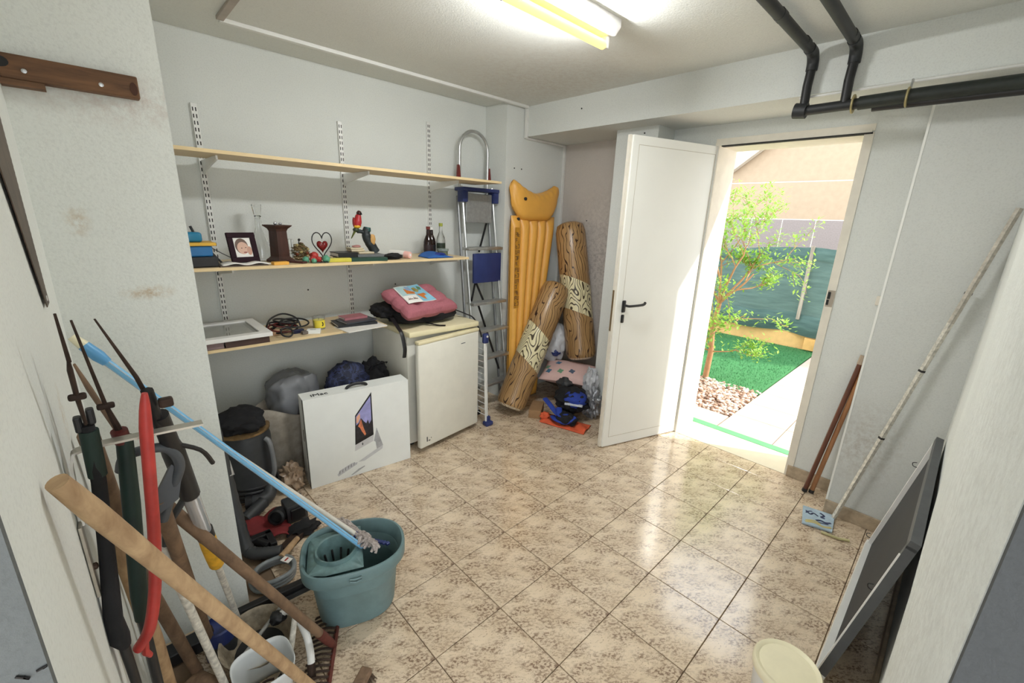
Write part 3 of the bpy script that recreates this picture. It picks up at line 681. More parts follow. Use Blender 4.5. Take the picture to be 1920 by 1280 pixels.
for k in range(13):
    z = .86 + .046*k
    for row in (0, 1):
        if row and (k % 4 == 3): continue
        x = mw_l(z) + .014 + .024*row; w_ = .016; q = k*2+row
        segs = [(0, 0, 1, 0), (0, 1, 1, 1), (0, 0, 0, 1), (1, 0, 1, 1), (0, .5, 1, .5)]
        for s_i, (a0, b0, a1, b1) in enumerate(segs):
            if (q*7+s_i*3) % 5 < 3: b.box((x+w_*min(a0, a1)-.0015, my(z)-.0495, z+.028*min(b0, b1)-.0015), (x+w_*max(a0, a1)+.0015, my(z)-.0482, z+.028*max(b0, b1)+.0015))
b.build('printed_lettering', mat('print_black', rgb(44, 40, 60), .5), am)

# inflatable logs
def logmat():
    m, t, bb = nt('printed_bark'); tc = node(t, 'ShaderNodeTexCoord'); sx = node(t, 'ShaderNodeSeparateXYZ'); L(t, tc.outputs['Object'], sx.inputs[0])
    z = sx.outputs[2]
    def lines(scale3, sc, N, w, ds=.3):
        mp = node(t, 'ShaderNodeMapping'); L(t, tc.outputs['Object'], mp.inputs[0]); mp.inputs['Scale'].default_value = scale3
        f = nz(t, mp.outputs[0], sc, 1.5, .45, ds)
        g = math_(t, 'ABSOLUTE', math_(t, 'SUBTRACT', math_(t, 'FRACT', math_(t, 'MULTIPLY', f, N)), .5))
        return math_(t, 'LESS_THAN', g, w)
    bark = ramp(t, nz(t, tc.outputs['Object'], 6, 3), [(.3, rgb(154, 120, 78)), (.7, rgb(180, 144, 98))])
    ang_ = math_(t, 'ARCTAN2', sx.outputs[1], sx.outputs[0])
    mpw = node(t, 'ShaderNodeMapping'); L(t, tc.outputs['Object'], mpw.inputs[0]); mpw.inputs['Scale'].default_value = (1, 1, .42)
    wob = math_(t, 'MULTIPLY', nz(t, mpw.outputs[0], 9, 2, .5, .4), 6.5)
    gg = math_(t, 'ABSOLUTE', math_(t, 'SUBTRACT', math_(t, 'FRACT', math_(t, 'ADD', math_(t, 'MULTIPLY', ang_, 4.3), wob)), .5))
    wid = math_(t, 'ADD', .035, math_(t, 'MULTIPLY', nz(t, tc.outputs['Object'], 12, 2), .10))
    l1 = math_(t, 'LESS_THAN', gg, wid)
    wv = math_(t, 'ADD', z, math_(t, 'MULTIPLY', sx.outputs[0], .5))
    band = math_(t, 'MULTIPLY', math_(t, 'GREATER_THAN', wv, .40), math_(t, 'LESS_THAN', wv, .68))
    side = math_(t, 'LESS_THAN', sx.outputs[1], .06); band = math_(t, 'MULTIPLY', band, side)
    l2 = lines((1, 1, .4), 7, 26, .14, .1)
    c1 = mixc(t, l1, bark, rgb(58, 36, 26)); c2 = mixc(t, l2, rgb(226, 216, 176), rgb(74, 62, 44))
    c = mixc(t, band, c1, c2)
    endm = math_(t, 'MAXIMUM', math_(t, 'LESS_THAN', z, .022), math_(t, 'GREATER_THAN', z, 2.0))
    l3 = lines((1, 1, 1), 16, 9, .12)
    c = mixc(t, endm, c, mixc(t, l3, rgb(226, 212, 186), rgb(96, 74, 54)))
    L(t, c, bb.inputs['Base Color']); inp(bb, Roughness=.3); return m
M_log = logmat()
def log(label, p0, p1, r, rollz):
    p0, p1 = Vector(p0), Vector(p1); ln = (p1-p0).length; u, w, d = basis(p1-p0)
    toC = (Vector((0, 0, 1.55))-p0); toC = (toC - d*toC.dot(d)).normalized(); v_ = d.cross(-toC)
    R = Matrix((v_*-1, -toC, d)).transposed()
    if R.determinant() < 0: R = Matrix((v_, -toC, d)).transposed()
    mw = Matrix.Translation(p0) @ R.to_4x4() @ Matrix.Rotation(rollz, 4, 'Z')
    prof = [(r*.15, .0), (r*.7, .004), (r*.9, .02), (r*.985, .05), (r, .10), (r*1.0, ln*.36), (r*.965, ln*.385), (r, ln*.41), (r, ln*.60), (r*.965, ln*.625), (r, ln*.65), (r*.98, ln-.08), (r*.86, ln-.025), (r*.55, ln-.004), (r*.12, ln-.002)]
    b = MB().lathe(prof, 36)
    t = thing('inflatable_log', label, 'pool float', p0, 'inflatable printed logs')
    b.build('log_body', M_log, t, 60, mw=mw)
    return t
log('inflatable log with printed bark leaning, its cut end on the floor', (2.255, 2.335, .055), (2.80, 2.36, 1.03), .122, 0)
log('inflatable log with printed bark resting upright on the pink pillow', (2.915, 2.135, .395), (2.975, 2.42, 1.53), .128, .2)
# ------------------------------------------------------------------ heap in the alcove
pw = thing('pillow', 'pale pink printed pillow under the upright inflatable log', 'pillow', (2.8, 2.15, .2))
def pillow_fn(sgn):
    Rm = rigid((2.78, 2.17, .29), radians(-64), 0) @ Matrix.Rotation(radians(16), 4, 'X')
    def f(u, v):
        x = (u-.5)*.44; y = (v-.5)*.30; k = (max(0, 1-(2*u-1)**2)*max(0, 1-(2*v-1)**2))**.45
        pinch = 1-.08*(1-abs(2*u-1)**2)*(abs(2*v-1)**3)
        return Rm @ Vector((x*(1-.06*(1-(2*v-1)**2)*abs(2*u-1)), y*pinch, sgn*.07*k))
    return f
sub(lambda b: b.surf(pillow_fn(1), 24, 18).surf(pillow_fn(-1), 24, 18), 'cushion_body', mat('pale_pink_print', rgb(212, 178, 172), .85, var=.06, vs=10), pw, 80)
def on_pillow(u, v): return pillow_fn(1)(u, v)
for k, (u, v, c) in enumerate(((.16, .24, rgb(72, 112, 140)), (.10, .42, rgb(110, 150, 120)), (.3, .62, rgb(72, 112, 140)), (.62, .3, rgb(80, 90, 110)), (.4, .25, rgb(110, 150, 120)))):
    def pm(b, u=u, v=v): b.surf(lambda a, c_: on_pillow(u+.055*c_*cos(2*pi*a)*(1+.25*sin(8*pi*a)), v+.075*c_*sin(2*pi*a)*(1+.25*sin(8*pi*a))) + Vector((-.001, -.001, .0025)), 16, 4)
    sub(pm, 'printed_flower', mat('flower_%d' % k, c, .85), pw)
pl = thing('plastic_bag', 'white plastic bag with blue print behind the logs', 'bag', (2.85, 2.42, .3))
sub(lambda b: b.blob((2.86, 2.44, .50), (.13, .15, .20), .3, 3, 4, 2.5), 'bag_body', mat('white_bag', rgb(206, 208, 212), .45, var=.08), pl, 60)
sub(lambda b: b.blob((2.80, 2.33, .43), (.045, .04, .03), .3, 4, 3), 'blue_print', M_blue, pl, 60)

gb = thing('blue_bodyboard_bag', 'blue and black strapped bag of beach gear on the alcove floor', 'bag', (2.6, 1.97, .01))
sub(lambda b: b.blob((2.60, 1.97, .16), (.12, .15, .10), .3, 9, 4, 2.2), 'bag_body', M_blackf, gb, 60)
sub(lambda b: b.blob((2.57, 1.91, .19), (.09, .09, .06), .22, 11, 3, 2), 'blue_pocket', M_bluef, gb, 60)
sub(lambda b: b.rbox((-.07, -.01, -.008), (.07, .012, .008), .003, R=rigid((2.50, 1.87, .175), radians(-62)).to_4x4()), 'zip', mat('zip_white', rgb(190, 196, 206), .5, var=.5, vs=150), gb)
for pth in ([(2.46, 2.13, .15), (2.44, 2.06, .13), (2.44, 1.98, .08), (2.45, 1.90, .05)], [(2.46, 1.98, .12), (2.42, 1.93, .09), (2.44, 1.87, .10)], [(2.44, 2.02, .04), (2.40, 1.95, .05), (2.42, 1.86, .05), (2.48, 1.83, .09)]):
    sub(lambda b: b.tube(smoothpath(pth, 5), .024, 8, flat=.5), 'strap', M_bluef, gb, 60)
sub(lambda b: b.blob((2.46, 1.90, .06), (.07, .09, .05), .3, 15, 3, 2), 'black_pouch', M_blackf, gb, 60)
sub(lambda b: b.blob((2.67, 2.10, .24), (.07, .07, .05), .35, 16, 3, 2.4), 'grey_flap', M_dgrey, gb, 60)
oc = thing('orange_cloth', 'folded orange waterproof cloth on the floor before the alcove', 'cloth', (2.45, 1.9, 0))
def ocf(dz):
    def f(u, v):
        x = 2.34 + .16*v + .10*u; y = 2.07 - .36*u + .05*v
        return Vector((x, y, .006 + dz + .022*abs(sin(u*7+v*4))*(1-abs(2*v-1)**3)))
    return f
sub(lambda b: b.surf(ocf(0), 30, 14), 'cloth', M_orange, oc, 60, solid=.006)
sub(lambda b: b.blob((2.40, 2.07, .04), (.04, .035, .03), .3, 20, 3), 'crumple', M_orange, oc, 60)
tag(MB().rbox((-.10, -.05, 0), (.10, .05, .07), .003, R=rigid((2.44, 2.20, 0), radians(35))).build('cardboard_box', M_brown), 'small flat brown cardboard box beside the leaning log', 'box')
tag(MB().blob((2.73, 1.86, .12), (.07, .07, .12), .45, 31, 4, 3.2, zmin=.002).build('foil_bag', mat('silver_foil', rgb(150, 152, 156), .3, .5, .2, 20), None, 40), 'crumpled silver foil bag against the column foot', 'bag')
tag(MB().blob((2.745, 1.90, .30), (.05, .06, .11), .4, 33, 4, 3).build('grey_bag', mat('pale_grey_bag', rgb(186, 188, 192), .45, var=.12), None, 40), 'pale grey plastic bag squeezed beside the pink pillow', 'bag')

# ------------------------------------------------------------------ leaning things by the doorway

for k, (a, c, lab, m_) in enumerate((((2.915, .388, .004), (3.018, .294, .868), 'dark brown rod with capped tip leaning beside the doorway', wood('rod_dark', rgb(104, 58, 36), rgb(70, 38, 24), (1, 1, .1), 30, .4)), ((2.930, .356, .004), (3.02, .272, .862), 'lighter brown rod leaning beside the doorway', wood('rod_light', rgb(168, 118, 76), rgb(122, 80, 50), (1, 1, .1), 30, .5)))):
    t = thing('wooden_rod', lab, 'rod', a)
    sub(lambda b: b.tube([a, c], .0125, 12), 'shaft', m_, t, 60)
    d = (Vector(c)-Vector(a)).normalized()
    sub(lambda b: b.tube([Vector(c)-d*.04, Vector(c)+d*.012], .0150, 12), 'tip', mat('rod_tip', rgb(178, 160, 140), .35, .3), t, 60)
    sub(lambda b: b.tube([Vector(a), Vector(a)+d*.02], .0145, 12), 'cap', M_black, t, 60)
wp = thing('white_pole', 'long chipped white pole leaning against the wall right of the doorway', 'pole', (2.745, .205, 0))
A, B_ = Vector((2.738, .207, .008)), Vector((2.755, -.090, 1.66))
sub(lambda b: b.tube([A, A.lerp(B_, .78)], .0115, 4), 'shaft', M_rustw, wp, 30)
sub(lambda b: b.tube([A.lerp(B_, .70)+Vector((-.012, 0, 0)), B_+Vector((-.012, 0, 0))], .0115, 4), 'upper_shaft', mat('chipped_wood', rgb(186, 180, 168), .7, var=.3, vs=50), wp, 30)
for k in (.32, .55, .78): sub(lambda b: b.tube([A.lerp(B_, k), A.lerp(B_, k+.006)], .0135, 4), 'joint', M_dark, wp)
# decorative tile on the floor
tl = thing('picture_tile', 'blue painted ceramic tile lying on the floor by the near wall', 'tile', (2.65, .27, 0))
QU = [Vector(p) for p in ((2.555, .315, .004), (2.735, .352, .004), (2.765, .205, .004), (2.59, .185, .004))]
sub(lambda b: b.add([p for p in QU]+[p+Vector((0, 0, .008)) for p in QU], [(0, 1, 2, 3), (7, 6, 5, 4), (0, 4, 5, 1), (1, 5, 6, 2), (2, 6, 7, 3), (3, 7, 4, 0)]), 'tile_body', mat('tile_blue', rgb(170, 190, 204), .25, var=.15, vs=18), tl)
def tq(u, v): return (QU[0]*(1-u)+QU[3]*u)*(1-v) + (QU[1]*(1-u)+QU[2]*u)*v + Vector((0, 0, .0086))
for pth, m_, w_ in (([(.1, .75), (.25, .6), (.35, .72), (.5, .62)], 'ink', .005), ([(.1, .62), (.2, .75), (.3, .8)], 'ink', .004), ([(.55, .85), (.68, .75), (.6, .62), (.72, .6)], 'ink', .006), ([(.45, .35), (.6, .42), (.75, .38), (.92, .45)], 'ink', .007), ([(.5, .28), (.7, .3), (.85, .33)], 'ink', .005), ([(.1, .12), (.4, .2), (.7, .12), (.95, .2)], 'sand', .008), ([(.12, .2), (.4, .3), (.6, .2)], 'sand', .006)):
    sub(lambda b: b.tube(smoothpath([tq(u, v) for u, v in pth], 5), w_, 6, flat=.12), 'painted_stroke', mat('glaze_'+m_, rgb(54, 64, 96) if m_ == 'ink' else rgb(190, 178, 120), .3), tl)
tag(MB().tube([(2.55, .225, .008), (2.56, .15, .008), (2.585, .11, .008)], .007, 8).build('plastic_strip', mat('yellowish_plastic', rgb(196, 188, 140), .5), None, 50), 'short yellowish plastic strip on the floor by the picture tile', 'strip')
# framed panel leaning on the right wall
fp = thing('noticeboard', 'dark panel in a white and grey frame leaning on the right wall', 'panel', (2.1, 0, 0))
A0, A1 = Vector((1.62, .030, .004)), Vector((2.62, .020, .004)); UX = (A1-A0).normalized(); LN = (A1-A0).length
TP = Vector((0, -.118, .66)); UV = TP.normalized(); HT = TP.length
NN = UX.cross(UV)                      # towards the room is -NN or NN
if NN.y < 0: NN = -NN
def bar(b, u0, u1, v0, v1, n0, n1):
    P = [A0 + UX*u + UV*v + NN*n for n in (n0, n1) for u, v in ((u0, v0), (u1, v0), (u1, v1), (u0, v1))]
    b.add(P, [(0, 3, 2, 1), (4, 5, 6, 7), (0, 1, 5, 4), (1, 2, 6, 5), (2, 3, 7, 6), (3, 0, 4, 7)])
sub(lambda b: bar(b, .012, LN-.012, .012, HT-.012, .006, .010), 'panel', mat('charcoal_canvas', rgb(44, 45, 48), .75, var=.15, vs=6, bmp=.3, bs=220), fp)
sub(lambda b: bar(b, 0, LN, 0, .03, 0, .032), 'bottom_rail', M_whitep, fp)
sub(lambda b: bar(b, 0, LN, HT-.03, HT, 0, .026), 'top_rail', mat('grey_rail', rgb(84, 86, 88), .6, var=.15), fp)
sub(lambda b: bar(b, 0, .03, .03, HT-.02, 0, .026), 'side_rail', mat('grey_rail', rgb(84, 86, 88), .6), fp)
sub(lambda b: bar(b, LN-.03, LN, .03, HT-.02, 0, .026), 'side_rail', M_whitep, fp)
sub(lambda b: bar(b, 0, .008, .03, HT-.06, .026, .030), 'white_edge', M_whitep, fp)
for u, v in ((.012, .44), (LN-.01, .50), (LN-.01, .05)):
    p = A0 + UX*u + UV*v + NN*.022
    sub(lambda b: b.tube(smoothpath([p, p+NN*.018, p+NN*.024+UV*.014, p+NN*.012+UV*.022], 4), .0018, 6), 'hook', M_black, fp)
# lidded tub, near the camera
cn = thing('lidded_tub', 'round white tub with cream lid near the leaning panel', 'tub', (1.40, .115, 0))
sub(lambda b: b.lathe([(.075, 0), (.08, .01), (.09, .175), (.086, .18)], 32, (1.40, .115, 0)), 'tub_body', M_whitep, cn, 40)
sub(lambda b: b.lathe([(.096, .165), (.098, .17), (.098, .19), (.093, .197), (.085, .195), (.08, .19), (0, .19)], 32, (1.40, .115, 0)), 'lid', M_cream, cn, 40)
tag(MB().rbox((-.04, -.015, 0), (.04, .015, .02), .003, R=rigid((1.56, .10, 0), .3)).build('dark_block', M_dgrey), 'small dark block on the floor behind the lidded tub', 'block')
# ================================================================== tools in the near left corner
def at(p, q, t): return Vector(p).lerp(Vector(q), t)
# steel rack on the left wall: a flat bar bent out over the tools
rk = thing('tool_rack', 'bent flat steel rack bracket holding the garden tools', 'rack', (-.09, .96, 1.0))
M_flat = mat('dull_flat_steel', rgb(178, 174, 164), .4, .7, .15, 30)
P = [(-.088, .93, 1.03), (-.087, .945, 1.10), (-.084, .957, 1.138), (-.07, .962, 1.150), (.0, .962, 1.150), (.098, .960, 1.146)]
b = MB()
pp = smoothpath(P, 5); w_ = .011; vs = []
for i, p in enumerate(pp):
    d = (pp[min(i+1, len(pp)-1)] - pp[max(i-1, 0)]).normalized(); n_ = Vector((0, 1, 0)); n_ = (n_-d*n_.dot(d)).normalized(); k = d.cross(n_)
    vs += [p+n_*w_+k*.002, p-n_*w_+k*.002, p-n_*w_-k*.002, p+n_*w_-k*.002]
fs = [(4*i+a, 4*i+(a+1) % 4, 4*i+4+(a+1) % 4, 4*i+4+a) for i in range(len(pp)-1) for a in range(4)] + [(3, 2, 1, 0), tuple(4*(len(pp)-1)+a for a in range(4))]
b.add(vs, fs); b.build('arm', M_flat, rk)
sub(lambda b: b.rbox((-.094, .90, .90), (-.089, .925, 1.04), .001), 'wall_plate', M_flat, rk)
sub(lambda b: b.lathe([(.006, 0), (.006, .004), (.003, .006)], 10, (-.089, .912, .955), (1, 0, 0)), 'screw', M_iron, rk)
# wooden strip and saw
ws = thing('wooden_batten', 'dark wooden batten screwed to the white wall pillar', 'batten', (.03, 1.68, 1.82))
b = MB().rbox((-.092, 1.655, 1.826), (.161, 1.689, 1.880), .003); b.build('strip', M_oldwood, ws)
for x, z in ((-.05, 1.846), (.085, 1.845)): sub(lambda b: b.lathe([(.0055, 0), (.005, .0025), (.002, .003)], 10, (x, 1.655, z), (0, -1, 0)), 'screw', M_metal, ws)
sub(lambda b: b.prism(ell(.008, .016, 14), (.150, 1.6548, 1.848), (1, 0, 0), (0, 0, 1), .001), 'knot', mat('knot', rgb(70, 42, 28), .8), ws)
sub(lambda b: b.prism(ell(.016, .012, 14), (-.088, 1.6548, 1.86), (1, 0, 0), (0, 0, 1), .001), 'hole', M_dark, ws)
sub(lambda b: b.box((-.094, 1.655, 1.812), (-.02, 1.689, 1.8255)), 'splinter', M_oldwood, ws)
sw = thing('hand_saw', 'rusty saw blade hanging on the left wall', 'saw', (-.09, 1.3, 1.34))
poly = [(1.366, 1.338), (1.362, 1.36)] + [(1.359 + (.004 if k % 2 else 0), 1.37+.006*k) for k in range(96)] + [(1.02, 1.945), (1.135, 1.60), (1.19, 1.52), (1.235, 1.44), (1.30, 1.338)]
sub(lambda b: b.prism([(y, z) for y, z in poly], (-.0905, 0, 0), (0, 1, 0), (0, 0, 1), .0016), 'blade', mat('rusty_blade', rgb(96, 82, 70), .55, .6, .3, 12), sw)
sub(lambda b: b.lathe([(.006, 0), (.006, .001)], 10, (-.0888, 1.325, 1.353), (1, 0, 0)), 'hole', M_paper, sw)

def tool(name, label, cat, base): return thing(name, label, cat, base)
# long ash handle in front of everything
A, B_ = Vector((-.080, .714, 1.218)), Vector((.305, 1.153, .014))
t = tool('mattock', 'thick pale ash tool handle crossing in front of the other tools', 'tool', B_)
b = MB(); n = 18; pts = [A.lerp(B_, k/n) for k in range(n+1)]
rr = [.0118, .0140, .0138, .0134, .0132, .0132, .0134, .0136] + [.0138]*(n-7)
b.tube(pts, rr, 16); b.build('handle', M_handle, t, 60)
# rake
rk2 = tool('garden_rake', 'garden rake with red socket lying teeth towards the pillar', 'rake', (.40, 1.29, 0))
hb0, hb1 = Vector((.335, 1.175, .018)), Vector((.467, 1.411, .018)); hd_ = (hb1-hb0).normalized(); side = Vector((-.87, .49, 0))
sub(lambda b: b.tube([hb0, hb1], .008, 4), 'rake_bar', M_redm, rk2, 30)
for k in range(14):
    p = hb0.lerp(hb1, k/13); sub(lambda b: b.tube(smoothpath([p, p+side*.04+Vector((0, 0, .010)), p+side*.078+Vector((0, 0, .0)), p+side*.088+Vector((0, 0, -.008))], 3), [.0042]*8+[.003, .0022], 6), 'tine', M_iron, rk2, 60)
sk = hb0.lerp(hb1, .5); A = Vector((.024, 1.20, .86)); ax = (A-sk).normalized()
sub(lambda b: b.tube([sk, sk+ax*.04, sk+ax*.12], [.010, .015, .0165], 12), 'socket', M_redm, rk2, 60)
sub(lambda b: b.tube([sk+ax*.10, sk+ax*.95], .0145, 12), 'handle', M_handle2, rk2, 60)
# white pole, dark handle, wide handle
t = tool('rusty_pole', 'thin rusty white metal pole among the garden tools', 'pole', (.09, 1.33, 0))
sub(lambda b: b.tube([(.086, 1.325, .004), (-.006, 1.20, .80)], .0105, 12), 'shaft', M_rustw, t, 60)
sub(lambda b: b.tube([(.078, 1.314, .07), (.084, 1.322, .02)], .0125, 12), 'ferrule', M_black, t, 60)
t = tool('spade', 'dark wooden spade shaft with grey plastic grip', 'spade', (.07, 1.57, 0))
SA, SB = Vector((.072, 1.58, .03)), Vector((.012, 1.06, .96))
sub(lambda b: b.tube([SA, SB], .0155, 12), 'shaft', M_handle2, t, 60)
sub(lambda b: b.tube(smoothpath([SB+Vector((.0, .01, -.06)), SB+Vector((.03, 0, .02)), SB+Vector((.045, -.01, .07)), SB+Vector((.03, -.02, .115)), SB+Vector((-.005, -.02, .125)), SB+Vector((-.035, -.01, .115)), SB+Vector((-.045, 0, .085))], 6), .0095, 12), 'grip', mat('grip_grey', rgb(74, 78, 82), .5, var=.1), t, 60)
sub(lambda b: b.prism([(-.012, 0), (.022, .02), (.036, .075), (.022, .10), (-.008, .05)], SB+Vector((.01, .0, -.03)), (1, 0, 0), (0, .1, .99), .014), 'grip_web', mat('grip_grey', rgb(74, 78, 82), .5), t, 40)
sub(lambda b: b.tube([SA+Vector((0, 0, .0)), SA+Vector((-.005, -.03, .10))], [.024, .018], 10), 'socket', M_iron, t, 60)
t = tool('broad_handle', 'broad brown wooden handle standing behind the red bar', 'tool', (-.05, 1.36, 0))
sub(lambda b: b.tube([(-.048, 1.34, .005), (-.052, 1.20, .50), (-.066, 1.12, .86)], [.024, .023, .019], 14, flat=.8), 'handle', M_handle, t, 60)
t = tool('dark_shaft', 'weathered dark wooden shaft standing in the corner behind the tools', 'tool', (0, 1.55, 0))
sub(lambda b: b.tube([(.02, 1.52, .005), (-.055, 1.36, .60), (-.07, 1.15, 1.10)], .017, 12), 'handle', M_handle2, t, 60)
# black sleeve tool (hedge shears with long thin blades)
t = tool('hedge_shears', 'black sleeved long tool with thin rusty blades nearest the left wall', 'tool', (-.07, .98, 0))
sub(lambda b: b.tube([(-.055, .925, 1.205), (-.058, .93, 1.10), (-.071, .925, .96), (-.083, .905, .84), (-.082, .905, .80), (-.078, .91, .775)], [.0118, .0125, .0140, .0165, .0190, .012], 12, flat=.8), 'sleeve', M_blackf, t, 60)
sub(lambda b: b.tube([(-.0545, .925, 1.195), (-.0575, .93, 1.11)], .0124, 12), 'collar', M_green, t, 60)
sub(lambda b: b.tube([(-.080, .91, .80), (-.072, .93, .40), (-.066, .98, .005)], [.008, .006, .006], 8), 'lower_shaft', M_black, t, 60)
for dx, dz in ((-.008, 0), (.008, .010)): sub(lambda b: b.rbox((-.056+dx-.005, .917, 1.195+dz), (-.056+dx+.005, .933, 1.222+dz), .003), 'lug', M_black, t)
sub(lambda b: b.tube([(-.055, .915, 1.21), (-.056, .90, 1.26), (-.055, .885, 1.31), (-.053, .875, 1.335)], [.004, .0055, .006, .002], 8, flat=.6), 'tang', M_iron, t, 60)
sub(lambda b: b.rbox((-.066, .892, 1.258), (-.045, .903, 1.268), .003), 'pivot', M_iron, t)
sub(lambda b: b.tube([(-.053, .875, 1.325), (-.054, .86, 1.40)], [.003, .0018], 6), 'blade', M_iron, t)
t = tool('lopping_shears', 'dark green sleeved long tool with a thin rusty blade and brown strut', 'tool', (-.06, 1.05, 0))
sub(lambda b: b.tube([(-.016, 1.0, 1.14), (-.028, 1.0, 1.0), (-.048, 1.0, .80), (-.053, 1.0, .74)], [.0125, .0140, .0140, .011], 12), 'sleeve', M_green, t, 60)
sub(lambda b: b.tube([(-.052, 1.0, .75), (-.06, 1.05, .005)], .009, 8), 'lower_shaft', M_black, t, 60)
sub(lambda b: b.tube([(-.019, 1.0, 1.13), (-.021, .995, 1.155)], .0125, 12), 'cap', mat('dark_red_cap', rgb(92, 34, 32), .5), t, 60)
sub(lambda b: b.tube([(-.021, 1.0, 1.155), (-.030, .99, 1.21), (-.0445, .96, 1.37)], [.006, .0035, .0018], 6), 'blade', M_iron, t)
sub(lambda b: b.tube([(-.024, 1.01, 1.15), (-.045, 1.0, 1.24), (-.055, .99, 1.29)], [.007, .009, .004], 8, flat=.5), 'strut', M_handle2, t, 60)
sub(lambda b: b.rbox((-.042, .986, 1.202), (-.018, .998, 1.212), .003), 'pivot', M_iron, t)
# red bar
t = tool('red_bar', 'curved red painted steel bar hanging from the rack', 'bar', (-.05, .935, .70))
RP = [(.023, .935, 1.236), (.015, .935, 1.172), (.005, .935, 1.068), (-.006, .935, .958), (-.022, .935, .846), (-.043, .935, .762), (-.066, .935, .729)]
sub(lambda b: b.tube(smoothpath(RP, 5), [.006, .008, .010, .0115, .0125] + [.0135]*20 + [.0135, .0132, .013, .0125, .012, .011], 10, flat=.75), 'bar', M_red, t, 50)
sub(lambda b: b.tube([(-.052, .935, .745), (-.056, .935, .715), (-.050, .937, .700)], [.008, .009, .006], 8, flat=.7), 'hook', M_red, t, 60)
# telescopic pruner
t = tool('pole_pruner', 'telescopic pruner with black head, silver tube and yellow grip', 'pruner', (.171, 1.62, 0))
TA, TB = Vector((.035, .985, 1.20)), Vector((.171, 1.62, .012))
def tp(k): return TA.lerp(TB, k)
sub(lambda b: b.tube([tp(.03), tp(.10), tp(.12), tp(.255)], [.015, .0165, .0205, .0205], 14), 'head', M_black, t, 60)
sub(lambda b: b.tube([tp(.25), tp(.40)], .0175, 14), 'tube', M_silver, t, 60)
sub(lambda b: b.tube([tp(.395), tp(.425)], .0205, 14), 'collar', M_black, t, 60)
sub(lambda b: b.tube([tp(.42), tp(.46), tp(.52), tp(.56), tp(.572)], [.0195, .021, .0205, .0195, .013], 14), 'grip', M_yel, t, 60)
sub(lambda b: b.tube([tp(.565), tp(1)], .0095, 12), 'lower_pole', M_rustw, t, 60)
sub(lambda b: b.tube([tp(.055), (.018, .99, 1.25), (-.018, .98, 1.365)], [.006, .0045, .0018], 8, flat=.6), 'blade', M_iron, t, 60)
sub(lambda b: b.rbox((.040, .968, 1.188), (.062, .985, 1.206), .004), 'pivot_nut', M_iron, t)
sub(lambda b: b.tube([tp(.06)+Vector((-.006, -.01, .0)), (.028, .98, 1.225)], .010, 8), 'jaw', M_black, t, 60)
sub(lambda b: b.tube(smoothpath([tp(.1), tp(.12)+Vector((.045, 0, -.015)), tp(.16)+Vector((.06, 0, -.02))], 4), .005, 6), 'lever', M_black, t)
sub(lambda b: b.tube([tp(.26)+Vector((-.01, 0, 0)), tp(.26)+Vector((-.055, .02, -.075)), tp(.26)+Vector((-.062, .02, -.12))], .008, 8), 'strut', M_dgrey, t, 60)
# blue pole
t = tool('blue_broomstick', 'light blue plastic broomstick leaning from the bucket to the wall', 'broomstick', (.585, 1.40, .21))
BA, BB_ = Vector((-.072, 1.56, 1.205)), Vector((.578, 1.412, .275)); bd = (BA-BB_).normalized()
sub(lambda b: b.tube([BB_, BA-bd*.07], .0098, 12), 'shaft', M_lblue, t, 60)
sub(lambda b: b.tube([BA-bd*.085, BA-bd*.06, BA-bd*.02], [.012, .016, .014], 12), 'end_cap', mat('blue_cap', rgb(92, 160, 210), .4), t, 60)
sub(lambda b: b.tube([BA-bd*.02, BA+bd*.012], [.0135, .010], 12), 'cream_tip', M_cream, t, 60)
for k in range(3):
    off = [Vector((.004, -.009, .002)), Vector((.0, -.0097, -.003)), Vector((-.003, -.006, -.0085))][k]
    sub(lambda b: b.tube([BB_+off, BA-bd*.08+off], .0012, 5), 'rib', M_silver, t) if k != 1 else None
# bucket
bk = thing('mop_bucket', 'teal plastic mop bucket with built-in wringer on the floor', 'bucket', (.55, 1.43, 0))
def outline(sx, n=56):
    pts = []
    for k in range(n):
        a = 2*pi*k/n; c, s_ = cos(a), sin(a)
        e = .55 if c < 0 else .85
        pts.append((sx*math.copysign(abs(c)**e, c), .78*sx*math.copysign(abs(s_)**(.7 if c < 0 else .85), s_)))
    return pts
BO = Matrix.Translation((.555, 1.432, 0)) @ Matrix.Rotation(radians(-22), 4, 'Z')
BH = .285
def ring(sx, z): return [BO @ Vector((x, y, z)) for x, y in outline(sx)]
def loft(rings):
    n = len(rings[0]); vs = [p for r in rings for p in r]
    return vs, [(i*n+k, i*n+(k+1) % n, (i+1)*n+(k+1) % n, (i+1)*n+k) for i in range(len(rings)-1) for k in range(n)]
def bucket(b):
    prof = [(.128, .0), (.140, .004), (.145, .02), (.165, .225), (.168, .228), (.190, .230), (.194, .236), (.195, BH-.006), (.191, BH), (.184, BH), (.180, BH-.006), (.168, .235), (.140, .012), (.02, .010)]
    vs, fs = loft([ring(r, z) for r, z in prof]); n = 56; fs.append(tuple(range(n-1, -1, -1))); b.add(vs, fs)
sub(bucket, 'bucket_body', M_teal, bk, 40)
